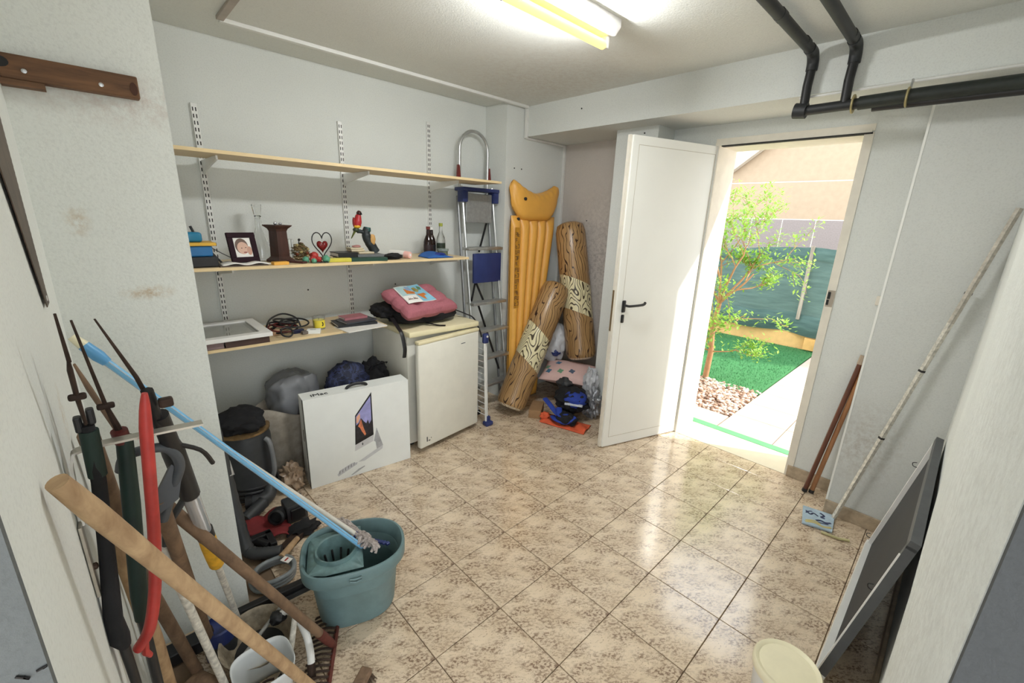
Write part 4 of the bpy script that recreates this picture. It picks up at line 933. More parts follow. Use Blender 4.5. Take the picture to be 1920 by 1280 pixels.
def wring(b):
    def f(u, v):     # deck over the left half, with a sunken conical basket
        return None
    # deck plate: ring between the rim and the basket mouth
    n = 40; cxy = Vector((-.065, 0)); vs = []
    for k in range(n):
        a = 2*pi*k/n; c, s_ = cos(a), sin(a)
        ox = max(-.168, min(.03, cxy.x + .24*c)); oy = max(-.118, min(.118, .24*s_))
        if ox < -.12: oy = max(-.105, min(.105, oy))
        vs.append(BO @ Vector((ox, oy, BH-.012)))
    for r, z in ((.080, BH-.010), (.076, BH+.004), (.070, BH+.002), (.058, BH-.06), (.045, BH-.11), (.003, BH-.115)):
        for k in range(n):
            a = 2*pi*k/n; vs.append(BO @ Vector((cxy.x + r*cos(a), r*sin(a)*1.02, z)))
    b.add(vs, [(i*n+k, i*n+(k+1) % n, (i+1)*n+(k+1) % n, (i+1)*n+k) for i in range(6) for k in range(n)])
sub(wring, 'wringer', mat('wringer_teal', rgb(100, 128, 128), .5, var=.25, vs=26), bk, 40, solid=.002)
for k in range(5):
    a = radians(40+k*35); 
    sub(lambda b: b.tube([BO @ Vector((-.065+.0555*cos(a), .0565*sin(a), BH-.045)), BO @ Vector((-.065+.046*cos(a), .047*sin(a), BH-.09))], .004, 6), 'drain_slot', M_dark, bk)
sub(lambda b: b.tube([BO @ Vector(p) for p in [(-.02, -.158, BH-.018), (.0, -.160, BH-.02), (.02, -.158, BH-.018), (.02, -.156, BH-.03), (.0, -.158, BH-.036), (-.02, -.156, BH-.03)]], .003, 6, closed=True), 'handle_lug', M_teal, bk)
# mop
mp_ = thing('mop', 'string mop with white pole and blue socket resting in the bucket', 'mop', (.60, 1.44, .22))
MA, MBt = Vector((.20, 1.63, .775)), Vector((.577, 1.452, .305)); md_ = (MA-MBt).normalized()
sub(lambda b: b.tube([MBt, MA], .0098, 12), 'pole', mat('dull_white_pole', rgb(214, 210, 200), .35, var=.06), mp_, 60)
sub(lambda b: b.tube([MBt+md_*.012, MBt-md_*.03, MBt-md_*.05], [.012, .016, .028], 12), 'socket', M_blue, mp_, 60)
random.seed(9); b = MB()
for k in range(90):
    q = (k % 30)/29; c = Vector((.552, 1.575, .312)).lerp(Vector((.607, 1.345, .300)), q) + Vector((random.uniform(-.012, .012), random.uniform(-.012, .012), random.uniform(-.004, .010)))
    p0 = MBt-md_*.02 + Vector((random.uniform(-.01, .01), random.uniform(-.03, .03), 0))
    b.tube(smoothpath([p0.lerp(c, .4)+Vector((0, 0, .006)), c+Vector((0, 0, .008)), c+Vector((random.uniform(-.02, .02), random.uniform(-.02, .02), -.012))], 3), .0062, 5)
o = b.build('mop_strings', mat('mop_cotton', rgb(170, 160, 154), .95, var=.35, vs=120, bmp=.6, bs=200), mp_, 60); o['kind'] = 'stuff'
for k in range(5):
    p = MBt-md_*.05+Vector((.03+.008*k, -.015-.012*k, -.006)); sub(lambda b: b.rbox((-.008, -.008, -.005), (.008, .008, .006), .003, R=rigid(p, .4*k)), 'socket_prong', M_blue, mp_)

# ------------------------------------------------------------------ floor clutter, near corner
t = thing('squeegee', 'black rubber floor squeegee lying by the pillar foot', 'squeegee', (.27, 1.655, 0))
sub(lambda b: b.rbox((-.17, -.016, 0), (.17, .016, .045), .004, R=rigid((.27, 1.655, 0), radians(-3))), 'blade_holder', M_black, t)
sub(lambda b: b.rbox((-.17, -.004, 0), (.17, .004, .02), .001, R=rigid((.27, 1.633, 0), radians(-3))), 'rubber_lip', M_dgrey, t)
t = thing('rubber_edging', 'length of black edging lying along the pillar wall', 'edging', (.0, 1.63, 0))
sub(lambda b: b.rbox((-.08, 1.60, 0), (.16, 1.66, .05), .004), 'strip', M_black, t)
t = thing('flex_hose', 'coiled grey hose with paper tag on the floor', 'hose', (.33, 1.79, 0))
for k in range(3):
    b = MB(); c = Vector((.333+.004*k, 1.79-.003*k, .013+.016*k)); r_ = .083-.003*k
    b.tube([c + Vector((cos(a)*r_, sin(a)*r_*.93, .004*sin(3*a))) for a in [2*pi*i/36 for i in range(36)]], .010, 10, closed=True); b.build('coil', mat('hose_grey', rgb(120, 126, 128), .4, var=.2), t, 60)
sub(lambda b: b.rbox((-.014, -.022, 0), (.014, .022, .004), .001, R=rigid((.395, 1.80, .052), .5)), 'paper_tag', M_paper, t)
sub(lambda b: b.box((-.010, -.004, .004), (.010, .004, .0045), R=rigid((.395, 1.80, .052), .5)), 'tag_print', M_red, t)
t = thing('trowel', 'small tool with pale wooden handle lying behind the bucket', 'trowel', (.42, 1.87, 0))
sub(lambda b: b.tube([(.385, 1.835, .05), (.475, 1.90, .06)], [.016, .012], 10), 'handle', M_handle, t, 60)
sub(lambda b: b.rbox((-.06, -.025, 0), (.06, .025, .03), .006, R=rigid((.46, 1.95, .0), .6)), 'head', M_iron, t)
# drain tube along the pillar, then across the floor
t = thing('drain_tube', 'black flexible drain tube standing by the pillar corner', 'tube', (.29, 1.98, 0))
b = MB(); pts = smoothpath([(.262, 2.22, .62), (.268, 2.14, .40), (.275, 2.07, .2), (.283, 2.0, .06), (.30, 1.965, .035), (.34, 1.93, .033), (.40, 1.895, .033)], 8)
b.tube(pts, [.026 + .0025*(k % 2) for k in range(len(pts))], 14); b.build('tube', M_dgrey, t, 60)
sub(lambda b: b.tube([(.268, 2.165, .42), (.272, 2.13, .36)], .031, 14), 'tape', mat('silver_tape', rgb(190, 190, 186), .4, .3), t, 60)
sub(lambda b: b.tube([(.275, 2.08, .03), (.34, 2.04, .03), (.37, 1.97, .03)], .02, 10), 'branch', M_black, t, 60)
t = thing('angle_bracket', 'black plastic angle piece lying by the drain tube', 'bracket', (.33, 2.02, 0))
sub(lambda b: b.rbox((.29, 2.035, .0), (.40, 2.07, .05), .004).rbox((.372, 1.95, 0), (.40, 2.06, .05), .004), 'angle', M_black, t)
t = thing('red_rag', 'crumpled dark red cloth on the floor behind the bucket', 'cloth', (.39, 2.14, 0))
sub(lambda b: b.surf(lambda u, v: Vector((.30+.18*u+.03*v, 2.24-.20*v-.06*u*v, .008+.035*abs(sin(u*5+2*v))*abs(sin(v*4+1)))), 24, 20), 'cloth', M_redc, t, 60, solid=.004)
t = thing('pipe_elbow', 'black pipe elbow fitting lying on the floor', 'pipe fitting', (.42, 2.36, 0))
sub(lambda b: b.tube(smoothpath([(.37, 2.36, .045), (.43, 2.34, .045), (.475, 2.36, .05), (.50, 2.42, .09)], 6), .036, 14), 'elbow', M_dgrey, t, 60)
sub(lambda b: b.tube([(.365, 2.36, .045), (.395, 2.35, .045)], .042, 14), 'flange', M_black, t, 60)
t = thing('corrugated_pipe', 'short corrugated black pipe piece on the floor', 'pipe', (.37, 2.25, 0))
b = MB(); b.tube([(.33+.006*k, 2.235+.004*k, .035+.001*k) for k in range(18)], [.030 + .004*(k % 2) for k in range(18)], 14); b.build('pipe', M_dgrey, t, 60)
t = thing('pump_motor', 'small black pump with round cap on the floor', 'pump', (.53, 2.14, 0))
sub(lambda b: b.rbox((.49, 2.10, 0), (.59, 2.20, .10), .008), 'housing', M_dgrey, t, 30)
sub(lambda b: b.lathe([(.04, 0), (.04, .05), (.03, .055), (.03, .03), (0, .03)], 20, (.47, 2.15, .05), (-.6, -.8, .3)), 'cap', M_black, t, 40)
sub(lambda b: b.rbox((.505, 2.085, .02), (.575, 2.10, .085), .004), 'window', M_black, t)
tag(MB().blob((.53, 2.00, .025), (.07, .05, .03), .4, 40, 3, 2.5, zmin=.001).build('black_cloth', M_blackf, None, 60), 'black cloth scrap beside the pump and bucket', 'cloth')
# shop vacuum
t = thing('shop_vacuum', 'dark drum vacuum cleaner with brass band beside the pillar', 'vacuum', (.43, 2.52, 0))
VC = (.425, 2.50, 0)
sub(lambda b: b.lathe([(.10, .02), (.125, .03), (.13, .10), (.125, .36), (.115, .40)], 32, VC), 'drum', M_dgrey, t, 40)
sub(lambda b: b.lathe([(.118, .40), (.127, .403), (.127, .414), (.118, .418)], 32, VC), 'band', mat('dull_brass', rgb(146, 120, 84), .35, .7, .3, 40), t, 40)
sub(lambda b: b.blob((.425, 2.50, .45), (.11, .11, .075), .25, 44, 4, 2.2), 'motor_cover', M_blackf, t, 60)
sub(lambda b: b.tube(smoothpath([(.50, 2.39, .37), (.515, 2.37, .34), (.52, 2.365, .2), (.51, 2.38, .14)], 5), .013, 10), 'clip_handle', mat('grey_clear', rgb(120, 122, 124), .25), t, 60)
sub(lambda b: [b.tube([VC[0]+.0 and Vector((.425+.118*cos(a), 2.50+.118*sin(a), .05+.025*k+.01*sin(2*a))) for a in [2*pi*i/28 for i in range(28)]], .016, 8, closed=True) for k in range(3)], 'coiled_hose', M_black, t, 60)
for k in range(3):
    a = radians(200+k*60); sub(lambda b: b.lathe([(.018, 0), (.02, .02), (.01, .03)], 10, (.425+.10*cos(a), 2.50+.10*sin(a), 0)), 'castor', M_black, t, 40)
# rubble basket and bags behind the carton
t = thing('rubble_sack', 'pale woven sack with rolled rim behind the computer carton', 'sack', (.62, 2.62, 0))
def sack(b):
    def f(u, v):
        a = 2*pi*u; r_ = .13*(1+.12*v) + .012*sin(3*a+v*3) + .008*sin(7*a); z = .40*v
        if v > .8: z = .32 + (v-.8)*.5*(.6+.8*sin(a*1.0+.6)**2)*1.1; 
        return Vector((.615+r_*cos(a)*1.05, 2.62+r_*sin(a)*.9, .004+z))
    b.surf(f, 48, 20, cu=True)
sub(sack, 'sack_body', mat('dirty_woven', rgb(150, 142, 130), .8, var=.3, vs=14), t, 60, solid=.004)
sub(lambda b: b.blob((.615, 2.62, .29), (.125, .105, .06), .3, 50, 3, 2.4), 'contents', mat('sack_contents', rgb(112, 96, 82), .9, var=.35), t, 60)
tag(MB().blob((.76, 2.74, .42), (.15, .12, .17), .22, 52, 4, 2.2, p=2.6).build('grey_sack', mat('grey_plastic_sheet', rgb(128, 130, 134), .4, var=.15, vs=9, bmp=.5, bs=9), None, 60), 'bulging grey plastic sack against the wall under the lowest shelf', 'bag') 
t = thing('plastic_wrap', 'dirty clear plastic wrap crumpled beside the carton', 'wrap', (.61, 2.40, 0))
sub(lambda b: b.blob((.612, 2.405, .075), (.055, .06, .08), .45, 56, 4, 3.0, zmin=.002), 'wrap', mat('dirty_wrap', rgb(156, 134, 112), .35, var=.35, vs=20), t, 50)
t = thing('folded_umbrella_bag', 'dark blue patterned sports bag behind the carton', 'bag', (1.08, 2.62, .3))
def pattmat(name, c0, c1, c2):
    m, tt, bb = nt(name); v = coords(tt); f = nz(tt, v, 16, 3, .6, 1.2)
    L(tt, ramp(tt, f, [(.40, c0), (.47, c1), (.56, c2), (.62, c0)], 'CONSTANT'), bb.inputs['Base Color']); inp(bb, Roughness=.7); return m
sub(lambda b: b.blob((1.06, 2.62, .48), (.14, .11, .14), .2, 60, 4, 2.2), 'bag_body', pattmat('blue_pattern', rgb(30, 36, 60), rgb(50, 58, 96), rgb(18, 20, 30)), t, 60)
sub(lambda b: b.blob((1.07, 2.62, .2), (.13, .10, .2), .15, 61, 3, 2), 'bag_base', M_blackf, t, 60)
t = thing('black_rucksack', 'black bag with cords between the carton and the fridge', 'bag', (1.27, 2.66, .2))
sub(lambda b: b.blob((1.25, 2.64, .45), (.085, .11, .15), .3, 63, 4, 2.4), 'bag_body', M_blackf, t, 60)
sub(lambda b: b.blob((1.25, 2.64, .18), (.085, .11, .18), .15, 64, 3, 2), 'bag_base', M_blackf, t, 60)
for k in range(4): sub(lambda b: b.tube(smoothpath([(1.18+.03*k, 2.56, .56+.01*k), (1.19+.035*k, 2.53, .60), (1.21+.03*k, 2.55, .585)], 4), .004, 6), 'cord', M_black, t)

# ------------------------------------------------------------------ bottom left clutter (white bin, odd fittings)
t = thing('plastic_bin', 'translucent white plastic bin with scraps under the long handle', 'bin', (.176, 1.285, 0))
def binf(b):
    def f(u, v):
        a = 2*pi*u; r_ = .062 + .020*v; ex = .6
        return Vector((.176+r_*math.copysign(abs(cos(a))**ex, cos(a))*1.05, 1.285+r_*math.copysign(abs(sin(a))**ex, sin(a)), .003+.135*v))
    b.surf(f, 40, 8, cu=True)
sub(binf, 'bin_body', mat('milky_plastic', rgb(214, 218, 218), .35, var=.05), t, 60, solid=.003)
sub(lambda b: b.box((.125, 1.235, .002), (.227, 1.335, .008)), 'bin_floor', mat('bin_dirt', rgb(176, 160, 140), .8, var=.2), t)
sub(lambda b: b.tube(smoothpath([(.14, 1.27, .05), (.17, 1.29, .055), (.20, 1.285, .05)], 4), .004, 6), 'scrap', M_iron, t)
sub(lambda b: b.tube([(.17, 1.25, .05), (.22, 1.27, .07)], .004, 6), 'scrap', M_black, t)
t = thing('pot_lid', 'chipped white enamel pan with dark inside under the tools', 'pan', (.21, 1.47, 0))
PC = (.20, 1.465, .0)
sub(lambda b: b.lathe([(.085, .002), (.10, .04), (.112, .085), (.118, .09), (.112, .083), (.098, .04), (.08, .008), (0, .008)], 32, PC, (-.05, -.12, 1)), 'pan_body', mat('dirty_enamel', rgb(158, 146, 126), .6, var=.4, vs=40), t, 40)
sub(lambda b: b.lathe([(0, .012), (.08, .012)], 28, PC, (-.05, -.12, 1), close=False), 'pan_inside', M_dark, t)
sub(lambda b: b.tube([(.14, 1.40, .09), (.24, 1.47, .10), (.29, 1.50, .11)], .007, 8), 'spatula', mat('grey_spatula', rgb(150, 150, 144), .5), t, 60)
t = thing('tap_fitting', 'bent white pipe with rusty end on the floor by the rake', 'pipe', (.30, 1.28, 0))
sub(lambda b: b.tube(smoothpath([(.275, 1.46, .115), (.30, 1.44, .135), (.318, 1.40, .12), (.322, 1.33, .10), (.316, 1.28, .075), (.308, 1.255, .045)], 6), .0125, 12), 'bend', M_whitep, t, 60)
sub(lambda b: b.tube([(.309, 1.258, .05), (.300, 1.235, .005)], .0135, 10), 'rusty_end', M_iron, t, 60)
sub(lambda b: b.blob((.268, 1.455, .115), (.028, .026, .02), .3, 70, 3, 2.4), 'black_joint', M_black, t, 60)
t = thing('white_rod', 'short rusty white rod propped beside the bent white pipe', 'rod', (.245, 1.32, 0))
sub(lambda b: b.tube([(.243, 1.30, .012), (.300, 1.345, .20)], .0095, 10), 'rod', M_rustw, t, 60)
t = thing('blue_can', 'dark blue tin partly hidden behind the tool handles', 'can', (.11, 1.50, 0))
sub(lambda b: b.lathe([(.05, 0), (.05, .12), (.045, .125), (.045, .11), (0, .11)], 20, (.10, 1.555, 0)), 'can_body', M_blue, t, 40)
sub(lambda b: b.lathe([(.051, .02), (.051, .07)], 20, (.10, 1.555, 0), close=False), 'can_label', M_dgrey, t, 40)
tag(MB().rbox((-.05, -.10, 0), (.05, .10, .03), .004, R=rigid((.03, 1.40, 0), .5)).build('dark_plank', M_handle2), 'short dark plank on the floor among the tool feet', 'plank')
t = thing('hand_brush', 'worn brown bristle brush on the floor beside the rake', 'brush', (.41, 1.10, 0))
sub(lambda b: b.rbox((-.055, -.02, .03), (.055, .02, .055), .006, R=rigid((.40, 1.085, 0), radians(35))), 'brush_back', M_handle2, t)
random.seed(4); b = MB()
for k in range(260):
    x, y = random.uniform(-.052, .052), random.uniform(-.018, .018); R_ = rigid((.40, 1.085, 0), radians(35))
    b.tube([R_ @ Vector((x, y, .032)), R_ @ Vector((x*1.2+random.uniform(-.004, .004), y*1.9, .001))], .0012, 3)
b.build('bristles', mat('bristle', rgb(92, 74, 58), .9), t)['kind'] = 'stuff'

# ================================================================== things on the middle shelf
Z2 = SH['mid'] + .016
# blue and yellow tool at the far left
t = thing('tool_case', 'stacked black, blue and yellow tool case half hidden by the pillar', 'case', (.37, 2.58, Z2))
sub(lambda b: b.rbox((.30, 2.50, Z2), (.43, 2.68, Z2+.05), .006), 'base', M_black, t)
sub(lambda b: b.rbox((.30, 2.52, Z2+.05), (.415, 2.66, Z2+.10), .006), 'body', mat('case_blue', rgb(34, 110, 168), .35), t)
sub(lambda b: b.rbox((.29, 2.51, Z2+.10), (.432, 2.67, Z2+.115), .003), 'ledge', mat('case_yellow', rgb(226, 178, 60), .5), t)
sub(lambda b: b.rbox((.30, 2.54, Z2+.115), (.385, 2.64, Z2+.162), .012, seg=3), 'lid', mat('case_teal', rgb(34, 122, 160), .25), t, 40)
t = thing('antenna_rod', 'thin black rod with trailing grey wire beside the photo frame', 'rod', (.45, 2.6, Z2))
sub(lambda b: b.tube([(.385, 2.60, 1.385), (.462, 2.60, Z2+.006)], .005, 8), 'rod', M_black, t, 60)
sub(lambda b: b.tube([(.352, 2.60, 1.46), (.368, 2.60, 1.41)], .006, 8), 'tip', M_black, t, 60)
sub(lambda b: b.tube(smoothpath([(.366, 2.60, 1.41), (.41, 2.66, 1.37), (.50, 2.72, 1.31), (.56, 2.75, Z2+.006)], 6), .0022, 6), 'wire', M_grey_p, t, 60)
t = thing('thin_catalogue', 'open thin catalogue lying under the photo frame', 'booklet', (.54, 2.55, Z2))
sub(lambda b: b.surf(lambda u, v: Vector((.44+.21*u, 2.475+.13*v, Z2+.008+.008*sin(u*pi*2)**2)), 20, 3), 'page', M_paper, t, 60, solid=.003)
sub(lambda b: b.rbox((.43, 2.48, Z2), (.64, 2.60, Z2+.006), .001), 'cover', mat('cover_brown', rgb(96, 82, 72), .6), t)
# photo frame with a baby portrait print
pf = thing('photo_frame', 'dark wooden photo frame with a portrait of a smiling baby', 'photo frame', (.56, 2.56, Z2))
MFR = Matrix.Translation((.495, 2.552, Z2+.012)) @ Matrix.Rotation(radians(12), 4, 'Z') @ Matrix.Rotation(radians(-14), 4, 'X')
def fpt(fn, name, m, sm=None):
    b = MB(); fn(b); b.v = [MFR @ v for v in b.v]; return b.build(name, m, pf, sm)
M_fdark = mat('frame_aubergine', rgb(40, 22, 30), .75, var=.15, spec=.2)
fw_, fh_, bw_ = .135, .150, .026
for a, c in (((0, -.008, 0), (fw_, .006, bw_)), ((0, -.008, fh_-bw_), (fw_, .006, fh_)), ((0, -.008, bw_), (bw_, .006, fh_-bw_)), ((fw_-bw_, -.008, bw_), (fw_, .006, fh_-bw_))):
    fpt(lambda b: b.rbox(a, c, .002), 'frame_side', M_fdark)
fpt(lambda b: b.box((.01, .004, .01), (fw_-.01, .008, fh_-.01)), 'backing', M_dark)
fpt(lambda b: b.box((.02, -.001, .02), (fw_-.02, .001, fh_-.02)), 'print', M_paper)
def pic(poly, name, m, d): fpt(lambda b: b.prism(poly, (0, -d, 0), (1, 0, 0), (0, 0, 1), .0003), name, m)
pic(ell(.031, .039, 24, (.062, .082)), 'print_hair', mat('print_hair', rgb(104, 82, 70), .6), .0014)
pic(ell(.027, .031, 24, (.066, .072)), 'print_face', mat('print_skin', rgb(206, 168, 148), .6, var=.06), .0018)
pic(ell(.012, .022, 16, (.096, .058)), 'print_hand', mat('print_skin2', rgb(190, 146, 126), .6), .0021)
for x, z in ((.060, .072), (.080, .074)): pic(ell(.0035, .002, 10, (x, z)), 'print_eye', M_dark, .0024)
pic(ell(.009, .003, 12, (.074, .050)), 'print_mouth', mat('print_mouth', rgb(140, 70, 66), .6), .0024)
sub(lambda b: b.tube([(.57, 2.64, Z2+.10), (.60, 2.70, Z2+.004)], .005, 6), 'easel_leg', M_fdark, pf)
# decanter
t = thing('glass_decanter', 'clear glass decanter with stopper behind the photo frame', 'decanter', (.69, 2.77, Z2))
DC = (.688, 2.77, Z2)
sub(lambda b: b.lathe([(.0, .002), (.046, .0), (.052, .01), (.052, .04), (.042, .09), (.026, .14), (.017, .18), (.015, .235), (.019, .242), (.016, .24), (.012, .235), (.014, .18), (.022, .14), (.038, .09), (.047, .04), (.046, .014), (0, .012)], 28, DC), 'bottle', M_glass, t, 60)
sub(lambda b: b.lathe([(.010, .225), (.011, .243), (.018, .246), (.020, .262), (.026, .298), (.024, .302), (0, .302)], 8, DC), 'stopper', M_glass, t, 20)
# square dark wooden stand with trinkets
t = thing('wooden_pedestal', 'dark square wooden pedestal with flared top beside the decanter', 'pedestal', (.745, 2.64, Z2))
M_ped = wood('walnut', rgb(74, 44, 36), rgb(48, 28, 24), (1, 1, .2), 30, .45)
PR = rigid((.745, 2.64, Z2), radians(22))
def sq(b, prof):
    vs = []
    for r, z in prof: vs += [PR @ Vector((sx*r, sy*r, z)) for sx, sy in ((-1, -1), (1, -1), (1, 1), (-1, 1))]
    n = len(prof); b.add(vs, [(4*i+k, 4*i+(k+1) % 4, 4*i+4+(k+1) % 4, 4*i+4+k) for i in range(n-1) for k in range(4)] + [(3, 2, 1, 0), tuple(4*(n-1)+k for k in range(4))])
sub(lambda b: sq(b, [(.050, 0), (.050, .012), (.040, .022), (.034, .03)]), 'foot', M_ped, t)
sub(lambda b: sq(b, [(.034, .025), (.031, .17)]), 'shaft', M_ped, t)
sub(lambda b: sq(b, [(.031, .165), (.036, .178), (.050, .192), (.052, .198)]), 'capital', M_ped, t)
t2 = thing('silver_trinkets', 'small silver trinkets on top of the dark pedestal', 'trinket', (.745, 2.64, Z2+.198))
sub(lambda b: b.blob((.735, 2.635, Z2+.207), (.010, .010, .009), .2, 80, 2), 'bead', M_silver, t2, 60)
sub(lambda b: b.blob((.762, 2.64, Z2+.205), (.009, .009, .007), .2, 81, 2), 'bead', M_silver, t2, 60)
tag(MB().rbox((.800, 2.66, Z2), (.826, 2.72, Z2+.12), .003).build('glass_block', M_glass), 'upright clear glass slab beside the dark pedestal', 'glass')
# dried flower ball
t = thing('dried_posy', 'ball of dried twigs and buds on the middle shelf', 'dried flowers', (.865, 2.69, Z2))
b = MB(); random.seed(12)
for k in range(150):
    a = Vector([random.gauss(0, 1) for _ in range(3)]).normalized(); c = Vector((.865, 2.69, Z2+.046))
    u, w, _ = basis(a); r_ = random.uniform(.034, .052)
    b.tube([c+Vector((p.x, p.y, max(p.z*.9, -.044))) for p in (a*r_+u*.02, a*r_*1.06, a*r_-u*.02+w*.012)], .0022, 4)
o = b.build('twigs', mat('dried_twig', rgb(120, 100, 66), .9, var=.4, vs=60), t, 60); o['kind'] = 'stuff'
for k in range(14):
    a = Vector([random.gauss(0, 1), random.gauss(-.4, 1), random.gauss(.4, .7)]).normalized()
    sub(lambda b: b.blob(Vector((.865, 2.69, Z2+.048))+a*.046, .009, .3, 90+k, 2), 'bud', mat('bud_%d' % (k % 3), [rgb(120, 60, 40), rgb(176, 160, 110), rgb(88, 84, 50)][k % 3], .9), t, 60)
sub(lambda b: b.tube([(.862, 2.69, Z2+.09), (.868, 2.69, Z2+.115)], .003, 5).blob((.868, 2.69, Z2+.115), .008, .3, 3, 1), 'stalk', M_dark, t)
# heart in a wire stand
t = thing('heart_ornament', 'red heart hanging in a black heart-shaped wire stand', 'ornament', (1.0, 2.70, Z2))
def heart(s_, n=40):
    out = []
    for k in range(n+1):
        a = -pi + 2*pi*k/n; out.append((s_*.8*sin(a)**3*16/16, s_*(13*cos(a)-5*cos(2*a)-2*cos(3*a)-cos(4*a))/16))
    return out
HC = Vector((1.0, 2.70, Z2+.094))
sub(lambda b: b.tube([HC+Vector((x*.98, 0, z*1.12)) for x, z in heart(.074)], .0032, 8), 'wire', M_black, t, 60)
sub(lambda b: b.lathe([(.05, 0), (.05, .006), (.02, .012), (.0, .012)], 24, (1.0, 2.70, Z2)), 'base', M_black, t, 40)
sub(lambda b: b.tube([HC+Vector((0, 0, .035)), HC+Vector((0, 0, .015))], .0022, 6), 'chain', M_metal, t)
b = MB(); hh = heart(.040, 30)[:-1]; vs = []; lay = ((.25, .016), (.75, .012), (1, 0), (.75, -.012), (.25, -.016))
for k, yy in lay: vs += [HC+Vector((x*k*1.05, -yy, z*k-.016)) for x, z in hh]
n = len(hh); b.add(vs, [(i*n+k, i*n+(k+1) % n, (i+1)*n+(k+1) % n, (i+1)*n+k) for i in range(4) for k in range(n)] + [tuple(range(n)), tuple(range(4*n, 5*n))])
b.build('heart', mat('heart_red', rgb(122, 26, 28), .25, var=.15), t, 70)
# small trinkets in front
t = thing('clay_parrots', 'red and green clay trinkets in front of the heart stand', 'trinket', (.90, 2.53, Z2))
for (x, y, z, r_, m_) in ((.895, 2.55, .035, .022, M_red), (.880, 2.53, .017, .018, M_red), (.91, 2.53, .016, .016, M_red)): sub(lambda b: b.blob((x, y, Z2+z), r_, .3, int(x*900), 3), 'red_piece', m_, t, 60)
M_mint = mat('mint_glaze', rgb(92, 158, 128), .4)
for (x, y, z, r_) in ((.945, 2.51, .019, .021), (.845, 2.54, .016, .018), (.875, 2.50, .012, .014)): sub(lambda b: b.blob((x, y, Z2+z), r_, .15, int(x*800), 3), 'green_piece', M_mint, t, 60)
sub(lambda b: b.rbox((.87, 2.485, Z2), (.95, 2.53, Z2+.006), .002), 'tray', M_glass, t)
tag(MB().rbox((-.038, -.02, 0), (.038, .02, .016), .002, R=rigid((.70, 2.495, Z2), .1)).build('orange_box', mat('orange_card', rgb(232, 172, 72), .6)), 'small flat orange box at the shelf edge', 'box')
tag(MB().rbox((-.018, -.055, 0), (.018, .055, .010), .003, R=rigid((.80, 2.55, Z2), .55)).build('pen_case', mat('maroon_leather', rgb(74, 36, 34), .5)), 'slim maroon pen case lying beside the orange box', 'case')
tag(MB().rbox((-.075, -.02, 0), (.075, .02, .022), .003, R=rigid((1.01, 2.515, Z2), -.18)).build('yellow_box', mat('yellow_card', rgb(206, 196, 70), .5, var=.08)), 'long narrow yellow box at the shelf edge', 'box')
# books and folders
def book(name, lab, x, y, z, w_, d_, h_, rz, m_, edge=True):
    t = thing(name, lab, 'book', (x, y, z)); R_ = rigid((x, y, z), rz)
    sub(lambda b: b.box((-w_/2, -d_/2, 0), (w_/2, d_/2, h_*.14), R=R_).box((-w_/2, -d_/2, h_*.86), (w_/2, d_/2, h_), R=R_).box((-w_/2, -d_/2-.001, 0), (w_/2, -d_/2+.003, h_), R=R_), 'cover', m_, t)
    sub(lambda b: b.box((-w_/2+.003, -d_/2+.003, h_*.14), (w_/2-.003, d_/2-.003, h_*.86), R=R_), 'pages', M_paper, t)
book('green_book', 'dark green book at the bottom of the stack under the parrot', 1.17, 2.565, Z2, .28, .17, .020, -.12, mat('cover_green', rgb(28, 66, 52), .5))
book('black_book', 'black folder at the left of the book stack under the parrot', 1.09, 2.61, Z2+.0205, .12, .13, .026, .0, M_black)
book('grey_folder', 'grey folder below the parrot figurine', 1.235, 2.60, Z2+.0205, .165, .14, .014, -.1, mat('cover_grey', rgb(110, 112, 112), .5))
for k, (x, y, z, w_, lab) in enumerate(((1.215, 2.60, .035, .10, 'lowest cream card box in the little pile beside the parrot'), (1.17, 2.62, .048, .085, 'middle cream card box in the little pile beside the parrot'), (1.165, 2.62, .060, .08, 'topmost cream card box in the little pile beside the parrot'))):
    t = thing('card_box', lab, 'box', (x, y, Z2+z), 'little pile beside the parrot')
    sub(lambda b: b.rbox((x-w_/2, y-.035, Z2+z), (x+w_/2, y+.035, Z2+z+.0115), .003), 'case', mat('cream_card', rgb(206, 196, 168), .5), t)
    sub(lambda b: b.box((x-w_/2-.0005, y-.0355, Z2+z+.004), (x+w_/2+.0005, y+.0355, Z2+z+.006)), 'seam', M_brown, t)
tag(MB().blob((1.175, 2.62, Z2+.078), (.028, .018, .009), .25, 98, 3).build('pink_shell', mat('shell_pink', rgb(176, 128, 122), .5), None, 60), 'small pink shell on top of the cream boxes', 'shell')
# parrot figurine
t = thing('parrot_figurine', 'red and yellow parrot figurine perched on a dark branch', 'figurine', (1.27, 2.66, Z2+.035))
def fz(x, z, y=2.66): return Vector((x, y, z))
b = MB(); b.tube(smoothpath([fz(1.315, 1.308), fz(1.296, 1.345), fz(1.268, 1.39), fz(1.262, 1.43), fz(1.27, 1.452)], 6), [.032]*3+[.030]*7+[.027]*7+[.024]*8, 12)
b.tube(smoothpath([fz(1.262, 1.415), fz(1.235, 1.435), fz(1.205, 1.438)], 5), .012, 8); b.build('branch', mat('dark_branch', rgb(38, 46, 48), .5, var=.3, vs=40), t, 60)
sub(lambda b: b.tube([fz(1.268, 1.44), fz(1.272, 1.463)], [.026, .022], 8), 'branch_knot', mat('teal_knot', rgb(36, 84, 80), .5), t, 60)
sub(lambda b: b.blob(fz(1.292, 1.39, 2.632), (.017, .008, .032), .2, 101, 3), 'cut_wood', mat('cut_wood', rgb(206, 160, 96), .6), t, 60)
b = MB(); b.tube(smoothpath([fz(1.203, 1.46), fz(1.210, 1.49), fz(1.216, 1.52), fz(1.220, 1.535)], 5), [.014, .018, .021, .023, .024, .025, .025, .024, .022, .021, .020, .019, .018, .017, .016, .015], 14)
o = b.build('body', None or mat('parrot_red', rgb(176, 40, 44), .45, var=.15), t, 60)
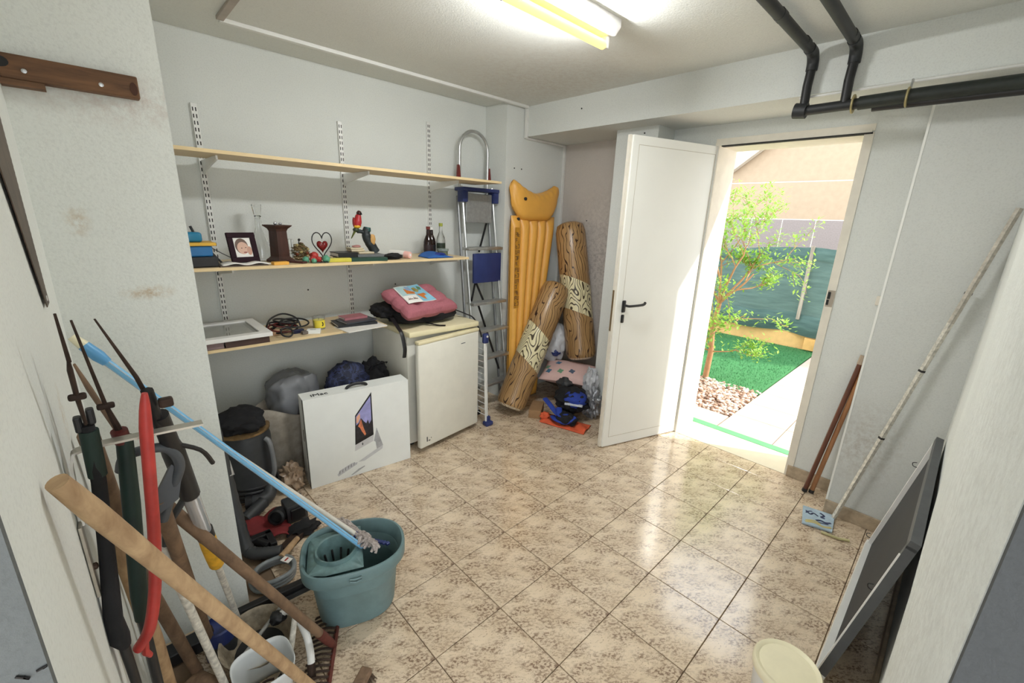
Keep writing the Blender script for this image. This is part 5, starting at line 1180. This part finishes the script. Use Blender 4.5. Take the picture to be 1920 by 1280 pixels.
sub(lambda b: b.blob(fz(1.205, 1.468), (.0225, .0225, .014), .08, 102, 3), 'yellow_belly', mat('parrot_yellow', rgb(232, 184, 52), .45), t, 60)
sub(lambda b: b.blob(fz(1.223, 1.545), (.015, .017, .017), .08, 103, 3), 'head', mat('parrot_head', rgb(60, 24, 22), .4), t, 60)
sub(lambda b: b.tube([fz(1.228, 1.546, 2.645), fz(1.230, 1.538, 2.634)], [.006, .002], 8), 'beak', M_black, t, 60)
for s_ in (-1, 1): sub(lambda b: b.blob(fz(1.206+.020*s_, 1.492), (.006, .014, .03), .1, 104+s_, 3), 'wing', mat('parrot_wing', rgb(160, 44, 44), .45), t, 60)
sub(lambda b: b.tube([fz(1.200, 1.455), fz(1.185, 1.43), fz(1.165, 1.395)], [.016, .010, .004], 8, flat=.6), 'tail', mat('parrot_tail', rgb(96, 104, 48), .5, var=.3), t, 60)
sub(lambda b: b.blob(fz(1.198, 1.447), (.019, .018, .014), .15, 107, 3), 'green_feathers', mat('parrot_green', rgb(52, 62, 44), .5), t, 60)
# pouch, roll, bottles, jar, cap
tag(MB().blob((1.375, 2.535, Z2+.018), (.062, .045, .020), .25, 110, 4, 2, zmin=Z2+.001).build('black_pouch', M_blackf, None, 60), 'small black fabric pouch lying on the shelf edge', 'pouch')
t = thing('tissue_roll', 'rolled white cloth with pink end on the shelf', 'roll', (1.48, 2.56, Z2))
sub(lambda b: b.tube([(1.425, 2.66, Z2+.026), (1.475, 2.56, Z2+.024)], .024, 14), 'roll', M_paper, t, 60)
sub(lambda b: b.tube([(1.473, 2.564, Z2+.024), (1.492, 2.525, Z2+.023)], [.024, .021], 14), 'pink_end', mat('roll_pink', rgb(236, 186, 176), .7), t, 60)
sub(lambda b: b.tube([(1.491, 2.527, Z2+.023), (1.493, 2.523, Z2+.023)], .009, 10), 'core', M_paper, t)
def bottle(lab, x, y, h_, r_, m_, capm, liquid=None, label=None):
    t = thing('glass_bottle', lab, 'bottle', (x, y, Z2), 'bottles on the middle shelf'); o_ = (x, y, Z2)
    sub(lambda b: b.lathe([(r_*.9, 0), (r_, .006), (r_, h_*.46), (r_*.85, h_*.56), (r_*.42, h_*.72), (r_*.36, h_*.9), (r_*.4, h_*.92), (0, h_*.92)], 24, o_), 'bottle_body', m_, t, 60)
    sub(lambda b: b.lathe([(r_*.45, h_*.90), (r_*.45, h_), (0, h_)], 16, o_), 'cap', capm, t, 40)
    if label: sub(lambda b: b.lathe([(r_*1.01, h_*.14), (r_*1.015, h_*.15), (r_*1.015, h_*.36), (r_*1.01, h_*.37)], 24, o_, close=False), 'paper_label', label, t, 40)
M_cola = mat('dark_brown_glass', rgb(34, 16, 14), .12, var=.3)
bottle('dark brown glass bottle with red-brown cap on the shelf', 1.745, 2.70, .200, .033, M_cola, mat('cap_maroon', rgb(110, 40, 32), .4), None, mat('label_dark', rgb(44, 30, 34), .5))
bottle('dark brown glass bottle with pale cap behind the other bottles', 1.815, 2.765, .195, .032, M_cola, M_whitep, None, mat('label_black', rgb(34, 32, 36), .5))
bottle('clear glass bottle with green and gold cap on the shelf', 1.853, 2.70, .225, .032, M_glass, mat('cap_lime', rgb(150, 158, 62), .4), None, mat('label_green', rgb(40, 52, 40), .5, var=.5, vs=40))
t = thing('glass_jar', 'squat glass jar with grey lid before the bottles', 'jar', (1.79, 2.60, Z2))
sub(lambda b: b.lathe([(.030, .002), (.036, .008), (.036, .034), (.033, .038), (.0, .038)], 24, (1.80, 2.60, Z2)), 'jar_body', mat('jar_contents', rgb(96, 104, 82), .2, var=.4, vs=40), t, 60)
sub(lambda b: b.lathe([(.040, .036), (.042, .042), (.042, .052), (0, .053)], 24, (1.80, 2.60, Z2)), 'lid', mat('jar_lid', rgb(132, 142, 136), .4), t, 60)
t = thing('sun_visor', 'bright blue fabric sun visor folded at the shelf edge', 'cap', (1.68, 2.53, Z2))
sub(lambda b: b.surf(lambda u, v: Vector((1.60+.20*u, 2.475+.13*v*(1-.3*u), Z2+.004+.040*(sin(pi*min(1, u*1.05))**.7)*(v)**.6*(1-.35*u))), 24, 12), 'visor', mat('cap_blue', rgb(36, 92, 164), .6, var=.15), t, 70, solid=.004)
sub(lambda b: b.blob((1.72, 2.535, Z2+.017), (.05, .04, .015), .3, 120, 3), 'crumple', mat('cap_dark_blue', rgb(26, 48, 128), .6), t, 60)

# ================================================================== things on the lowest shelf
Z3 = SH['low'] + .016
book('brown_album', 'dark brown album under the white picture frame', .50, 2.60, Z3, .20, .26, .034, 0, mat('album_brown', rgb(72, 50, 42), .6))
tag(MB().rbox((.26, 2.475, Z3), (.395, 2.70, Z3+.034), .003).build('mauve_box', mat('mauve_card', rgb(132, 112, 112), .6)), 'flat mauve box under the white picture frame', 'box')
pf2 = thing('framed_picture', 'white picture frame lying flat on the lowest shelf', 'picture frame', (.44, 2.6, Z3+.035))
zf = Z3+.0345
for a, c in (((.25, 2.455, zf), (.615, 2.505, zf+.022)), ((.25, 2.80, zf), (.615, 2.85, zf+.022)), ((.25, 2.505, zf), (.30, 2.80, zf+.022)), ((.565, 2.505, zf), (.615, 2.80, zf+.022))):
    sub(lambda b: b.rbox(a, c, .003), 'frame_side', M_whitep, pf2)
sub(lambda b: b.box((.29, 2.495, zf+.004), (.575, 2.81, zf+.010)), 'mount', mat('mount_taupe', rgb(150, 146, 136), .5), pf2)
sub(lambda b: b.box((.32, 2.53, zf+.010), (.545, 2.775, zf+.0108)), 'print', mat('faded_print', rgb(196, 194, 180), .3, var=.22, vs=14), pf2)
sub(lambda b: b.box((.30, 2.505, zf+.0125), (.565, 2.80, zf+.0145)), 'glazing', M_glass, pf2)
t = thing('tangled_cables', 'tangle of black and dark red cables on the lowest shelf', 'cable', (.75, 2.63, Z3))
random.seed(14)
for k in range(9):
    c = Vector((.73+random.uniform(-.03, .05), 2.64+random.uniform(-.05, .06), Z3+.02+.004*k)); r_ = random.uniform(.03, .06); tilt = random.uniform(-.35, .35)
    b = MB(); b.tube([c+Vector((cos(a)*r_*1.3, sin(a)*r_, max(-.012-.004*k, .25*r_*sin(a+tilt*5)))) for a in [2*pi*i/26 for i in range(26)]], .0048, 7, closed=True)
    b.build('cable_loop', M_black if k % 3 else mat('dark_red_cable', rgb(86, 26, 24), .5), t, 60)
sub(lambda b: b.tube(smoothpath([(.64, 2.70, Z3+.01), (.68, 2.74, Z3+.06), (.75, 2.74, Z3+.085), (.81, 2.70, Z3+.06), (.82, 2.66, Z3+.01)], 6), .005, 8), 'cable_arch', M_black, t, 60)
sub(lambda b: b.tube([Vector((.70+.03*cos(a), 2.515+.022*sin(a), Z3+.028+.02*sin(a))) for a in [2*pi*i/20 for i in range(20)]], .005, 7, closed=True), 'cable_loop', M_black, t, 60)
tag(MB().rbox((-.02, -.012, 0), (.02, .012, .03), .003, R=rigid((.665, 2.60, Z3), .3)).build('adaptor_plug', mat('beige_plug', rgb(196, 160, 128), .5)), 'small beige adaptor beside the tangled cables', 'adaptor')
tag(MB().rbox((-.03, -.014, 0), (.03, .014, .022), .003, R=rigid((.775, 2.57, Z3), .1)).build('blue_adaptor', mat('navy_plastic', rgb(30, 34, 62), .4)), 'small navy blue gadget in front of the cables', 'gadget')
tag(MB().rbox((-.022, -.014, 0), (.022, .014, .02), .004, R=rigid((.80, 2.525, Z3), .2)).build('grey_gadget', mat('taupe_plastic', rgb(104, 96, 90), .5, var=.3)), 'small taupe gadget between the cables and the white box', 'gadget')
t = thing('cigarette_box', 'small white card box in front of the candle', 'box', (.845, 2.52, Z3))
sub(lambda b: b.rbox((-.035, -.022, 0), (.035, .022, .022), .001, R=rigid((.845, 2.52, Z3), radians(-28))), 'carton', M_card, t)
sub(lambda b: b.box((-.02, -.010, .022), (.012, -.002, .0223), R=rigid((.845, 2.52, Z3), radians(-28))), 'printed_mark', M_grey_p, t)
t = thing('glass_candle', 'yellow candle in a glass with printed label on the lowest shelf', 'candle', (.905, 2.60, Z3))
CC = (.905, 2.60, Z3)
sub(lambda b: b.lathe([(0, .001), (.032, 0), (.034, .004), (.035, .074), (.033, .074), (.032, .006), (0, .005)], 28, CC), 'glass', M_glass, t, 60)
sub(lambda b: b.lathe([(.0315, .0065), (.0315, .056), (0, .056)], 28, CC), 'wax', mat('yellow_wax', rgb(238, 226, 110), .5), t, 60)
sub(lambda b: b.surf(lambda u, v: Vector((CC[0]+.0354*cos(-2.6+1.9*u), CC[1]+.0354*sin(-2.6+1.9*u), Z3+.012+.044*v)), 14, 3), 'paper_label', mat('label_yellow', rgb(236, 216, 70), .5), t, 60)
sub(lambda b: b.tube([Vector((CC[0]+.036*cos(a), CC[1]+.036*sin(a), z)) for a, z in ((-1.45, Z3+.024), (-1.30, Z3+.026), (-1.25, Z3+.036), (-1.38, Z3+.046))], .003, 6), 'label_print', M_dark, t)
sub(lambda b: b.tube([(CC[0], CC[1], Z3+.055), (CC[0]+.002, CC[1], Z3+.066)], .0012, 5), 'wick', M_dark, t)
tag(MB().box((-.13, -.09, 0), (.13, .09, .004), R=rigid((1.12, 2.505, Z3), radians(6))).build('white_sheet', M_paper), 'white sheet of card overhanging the lowest shelf edge', 'paper')
book('black_folder', 'black folder on the white card on the lowest shelf', 1.12, 2.60, Z3+.0045, .24, .17, .014, -.12, mat('folder_black', rgb(36, 38, 42), .45))
book('grey_magazine', 'dark grey magazine lying on the black folder', 1.14, 2.61, Z3+.019, .20, .15, .008, .08, mat('magazine_grey', rgb(70, 72, 78), .35))
book('pink_notebook', 'dusty pink notebook on top of the folders', 1.135, 2.65, Z3+.0275, .15, .10, .014, .03, mat('notebook_pink', rgb(172, 110, 116), .6))

# ================================================================== on top of the fridge
t = thing('backpack', 'black backpack lying flat on the fridge under the cushion', 'backpack', (1.6, 2.58, .833))
sub(lambda b: b.blob((1.60, 2.60, .892), (.25, .17, .058), .16, 130, 4, 1.8, p=3, zmin=.834), 'pack_body', M_blackf, t, 60)
sub(lambda b: b.blob((1.36, 2.66, .92), (.085, .11, .055), .25, 131, 4, 2, zmin=.875), 'top_pocket', M_blackf, t, 60)
sub(lambda b: b.tube(smoothpath([(1.33, 2.50, .90), (1.315, 2.40, .86), (1.31, 2.345, .83), (1.312, 2.318, .74), (1.308, 2.322, .68)], 5), .013, 6, flat=.25), 'strap', M_black, t, 60)
sub(lambda b: b.tube(smoothpath([(1.55, 2.44, .85), (1.60, 2.38, .839), (1.64, 2.345, .838)], 5), .012, 6, flat=.25), 'strap', M_black, t, 60)
sub(lambda b: b.tube(smoothpath([(1.83, 2.55, .90), (1.90, 2.47, .865), (1.926, 2.40, .84), (1.935, 2.34, .76), (1.945, 2.33, .71)], 5), .011, 6, flat=.3), 'strap', M_black, t, 60)
sub(lambda b: b.tube(smoothpath([(1.80, 2.68, .93), (1.84, 2.66, .965), (1.865, 2.60, .93), (1.85, 2.55, .89)], 5), .008, 8), 'grab_loop', M_black, t, 60)
t = thing('seat_cushion', 'dusty pink tufted seat cushion on the backpack', 'cushion', (1.55, 2.5, .9))
Q = [Vector(p) for p in ((1.318, 2.600, 1.035), (1.372, 2.365, .912), (1.79, 2.435, .915), (1.69, 2.640, 1.045))]   # back-left, front-left, front-right, back-right
def qp(u, v): return (Q[0]*(1-u)+Q[3]*u)*v + (Q[1]*(1-u)+Q[2]*u)*(1-v)
qn = (Q[2]-Q[1]).cross(Q[0]-Q[1]).normalized()
def cush(sgn):
    def f(u, v):
        k = (max(0, 1-(2*u-1)**6)*max(0, 1-(2*v-1)**6))**.3
        tuft = sum(math.exp(-((u-a)**2+(v-c)**2)/.006) for a in (.3, .7) for c in (.3, .7))
        edge = sum(math.exp(-((u-a)**2)/.004)*abs(2*v-1)**3 for a in (.33, .67)) + sum(math.exp(-((v-a)**2)/.004)*abs(2*u-1)**3 for a in (.33, .67))
        return qp(.5+(u-.5)*(1.05-.05*edge), .5+(v-.5)*(1.05-.05*edge)) + qn*(.012+sgn*(.048*k*(1-.5*min(1, tuft))*(1-.2*edge)))
    return f
sub(lambda b: b.surf(cush(1), 44, 40).surf(cush(-1), 44, 40), 'cushion_body', M_pink, t, 80)
t = thing('picture_book', 'picture book with blue and orange cover lying on the pink cushion', 'book', (1.48, 2.5, 1.0))
BQ = [qp(.14, .93)+qn*.062, qp(.10, .27)+qn*.063, qp(.66, .24)+qn*.063, qp(.66, .95)+qn*.062]
def bq(u, v, h_=0): return (BQ[0]*(1-u)+BQ[3]*u)*v + (BQ[1]*(1-u)+BQ[2]*u)*(1-v) + qn*(h_+.004*sin(u*pi*2))
def patch(b, u0, u1, v0, v1, h_, n=8): b.surf(lambda u, v: bq(u0+(u1-u0)*u, v0+(v1-v0)*v, h_), n, n)
sub(lambda b: patch(b, 0, 1, 0, 1, 0, 16), 'cover', M_paper, t, 60, solid=.004)
sub(lambda b: patch(b, .52, .99, .02, .98, .0028), 'printed_sea', mat('print_sky', rgb(134, 190, 214), .4, var=.15), t, 60)
sub(lambda b: patch(b, .03, .50, .42, .96, .0028), 'printed_sky', mat('print_haze', rgb(176, 206, 208), .4, var=.15), t, 60)
def ppoly(pts, name, m_, h_):
    b = MB(); k = len(pts); b.add([bq(u, v, h_) for u, v in pts] + [bq(u, v, h_+.0006) for u, v in pts], [tuple(range(k)), tuple(range(2*k-1, k-1, -1))] + [(i, (i+1) % k, k+(i+1) % k, k+i) for i in range(k)]); b.build(name, m_, t)
M_por = mat('print_rust', rgb(204, 122, 62), .4, var=.2, vs=30)
ppoly([(.22, .50), (.27, .82), (.40, .66), (.56, .60), (.54, .48)], 'printed_tent', M_por, .0036)
ppoly([(.56, .45), (.66, .20), (.72, .10), (.78, .34), (.88, .36), (.86, .48), (.70, .46)], 'printed_deer', M_por, .0036)
ppoly([(.58, .62), (.60, .82), (.74, .86), (.80, .66), (.70, .56)], 'printed_figure', mat('print_olive', rgb(150, 140, 84), .4, var=.4, vs=40), .0036)
ppoly([(.33, .70), (.36, .92), (.52, .90), (.52, .68)], 'printed_tent_side', mat('print_slate', rgb(140, 160, 190), .4), .0036)
ppoly([(.80, .70), (.86, .90), (.95, .80), (.90, .66)], 'printed_leaves', mat('print_leaf', rgb(96, 136, 100), .4), .0036)
random.seed(2)
for k in range(8):
    u = .08+.045*k; sub(lambda b: b.tube([bq(u, .16, .0036), bq(u+.012, .16+.09*((k*3) % 4)/3+.03, .0036), bq(u+.024, .17, .0036)], .0016, 5), 'title_stroke', mat('title_brown', rgb(120, 84, 70), .5), t)
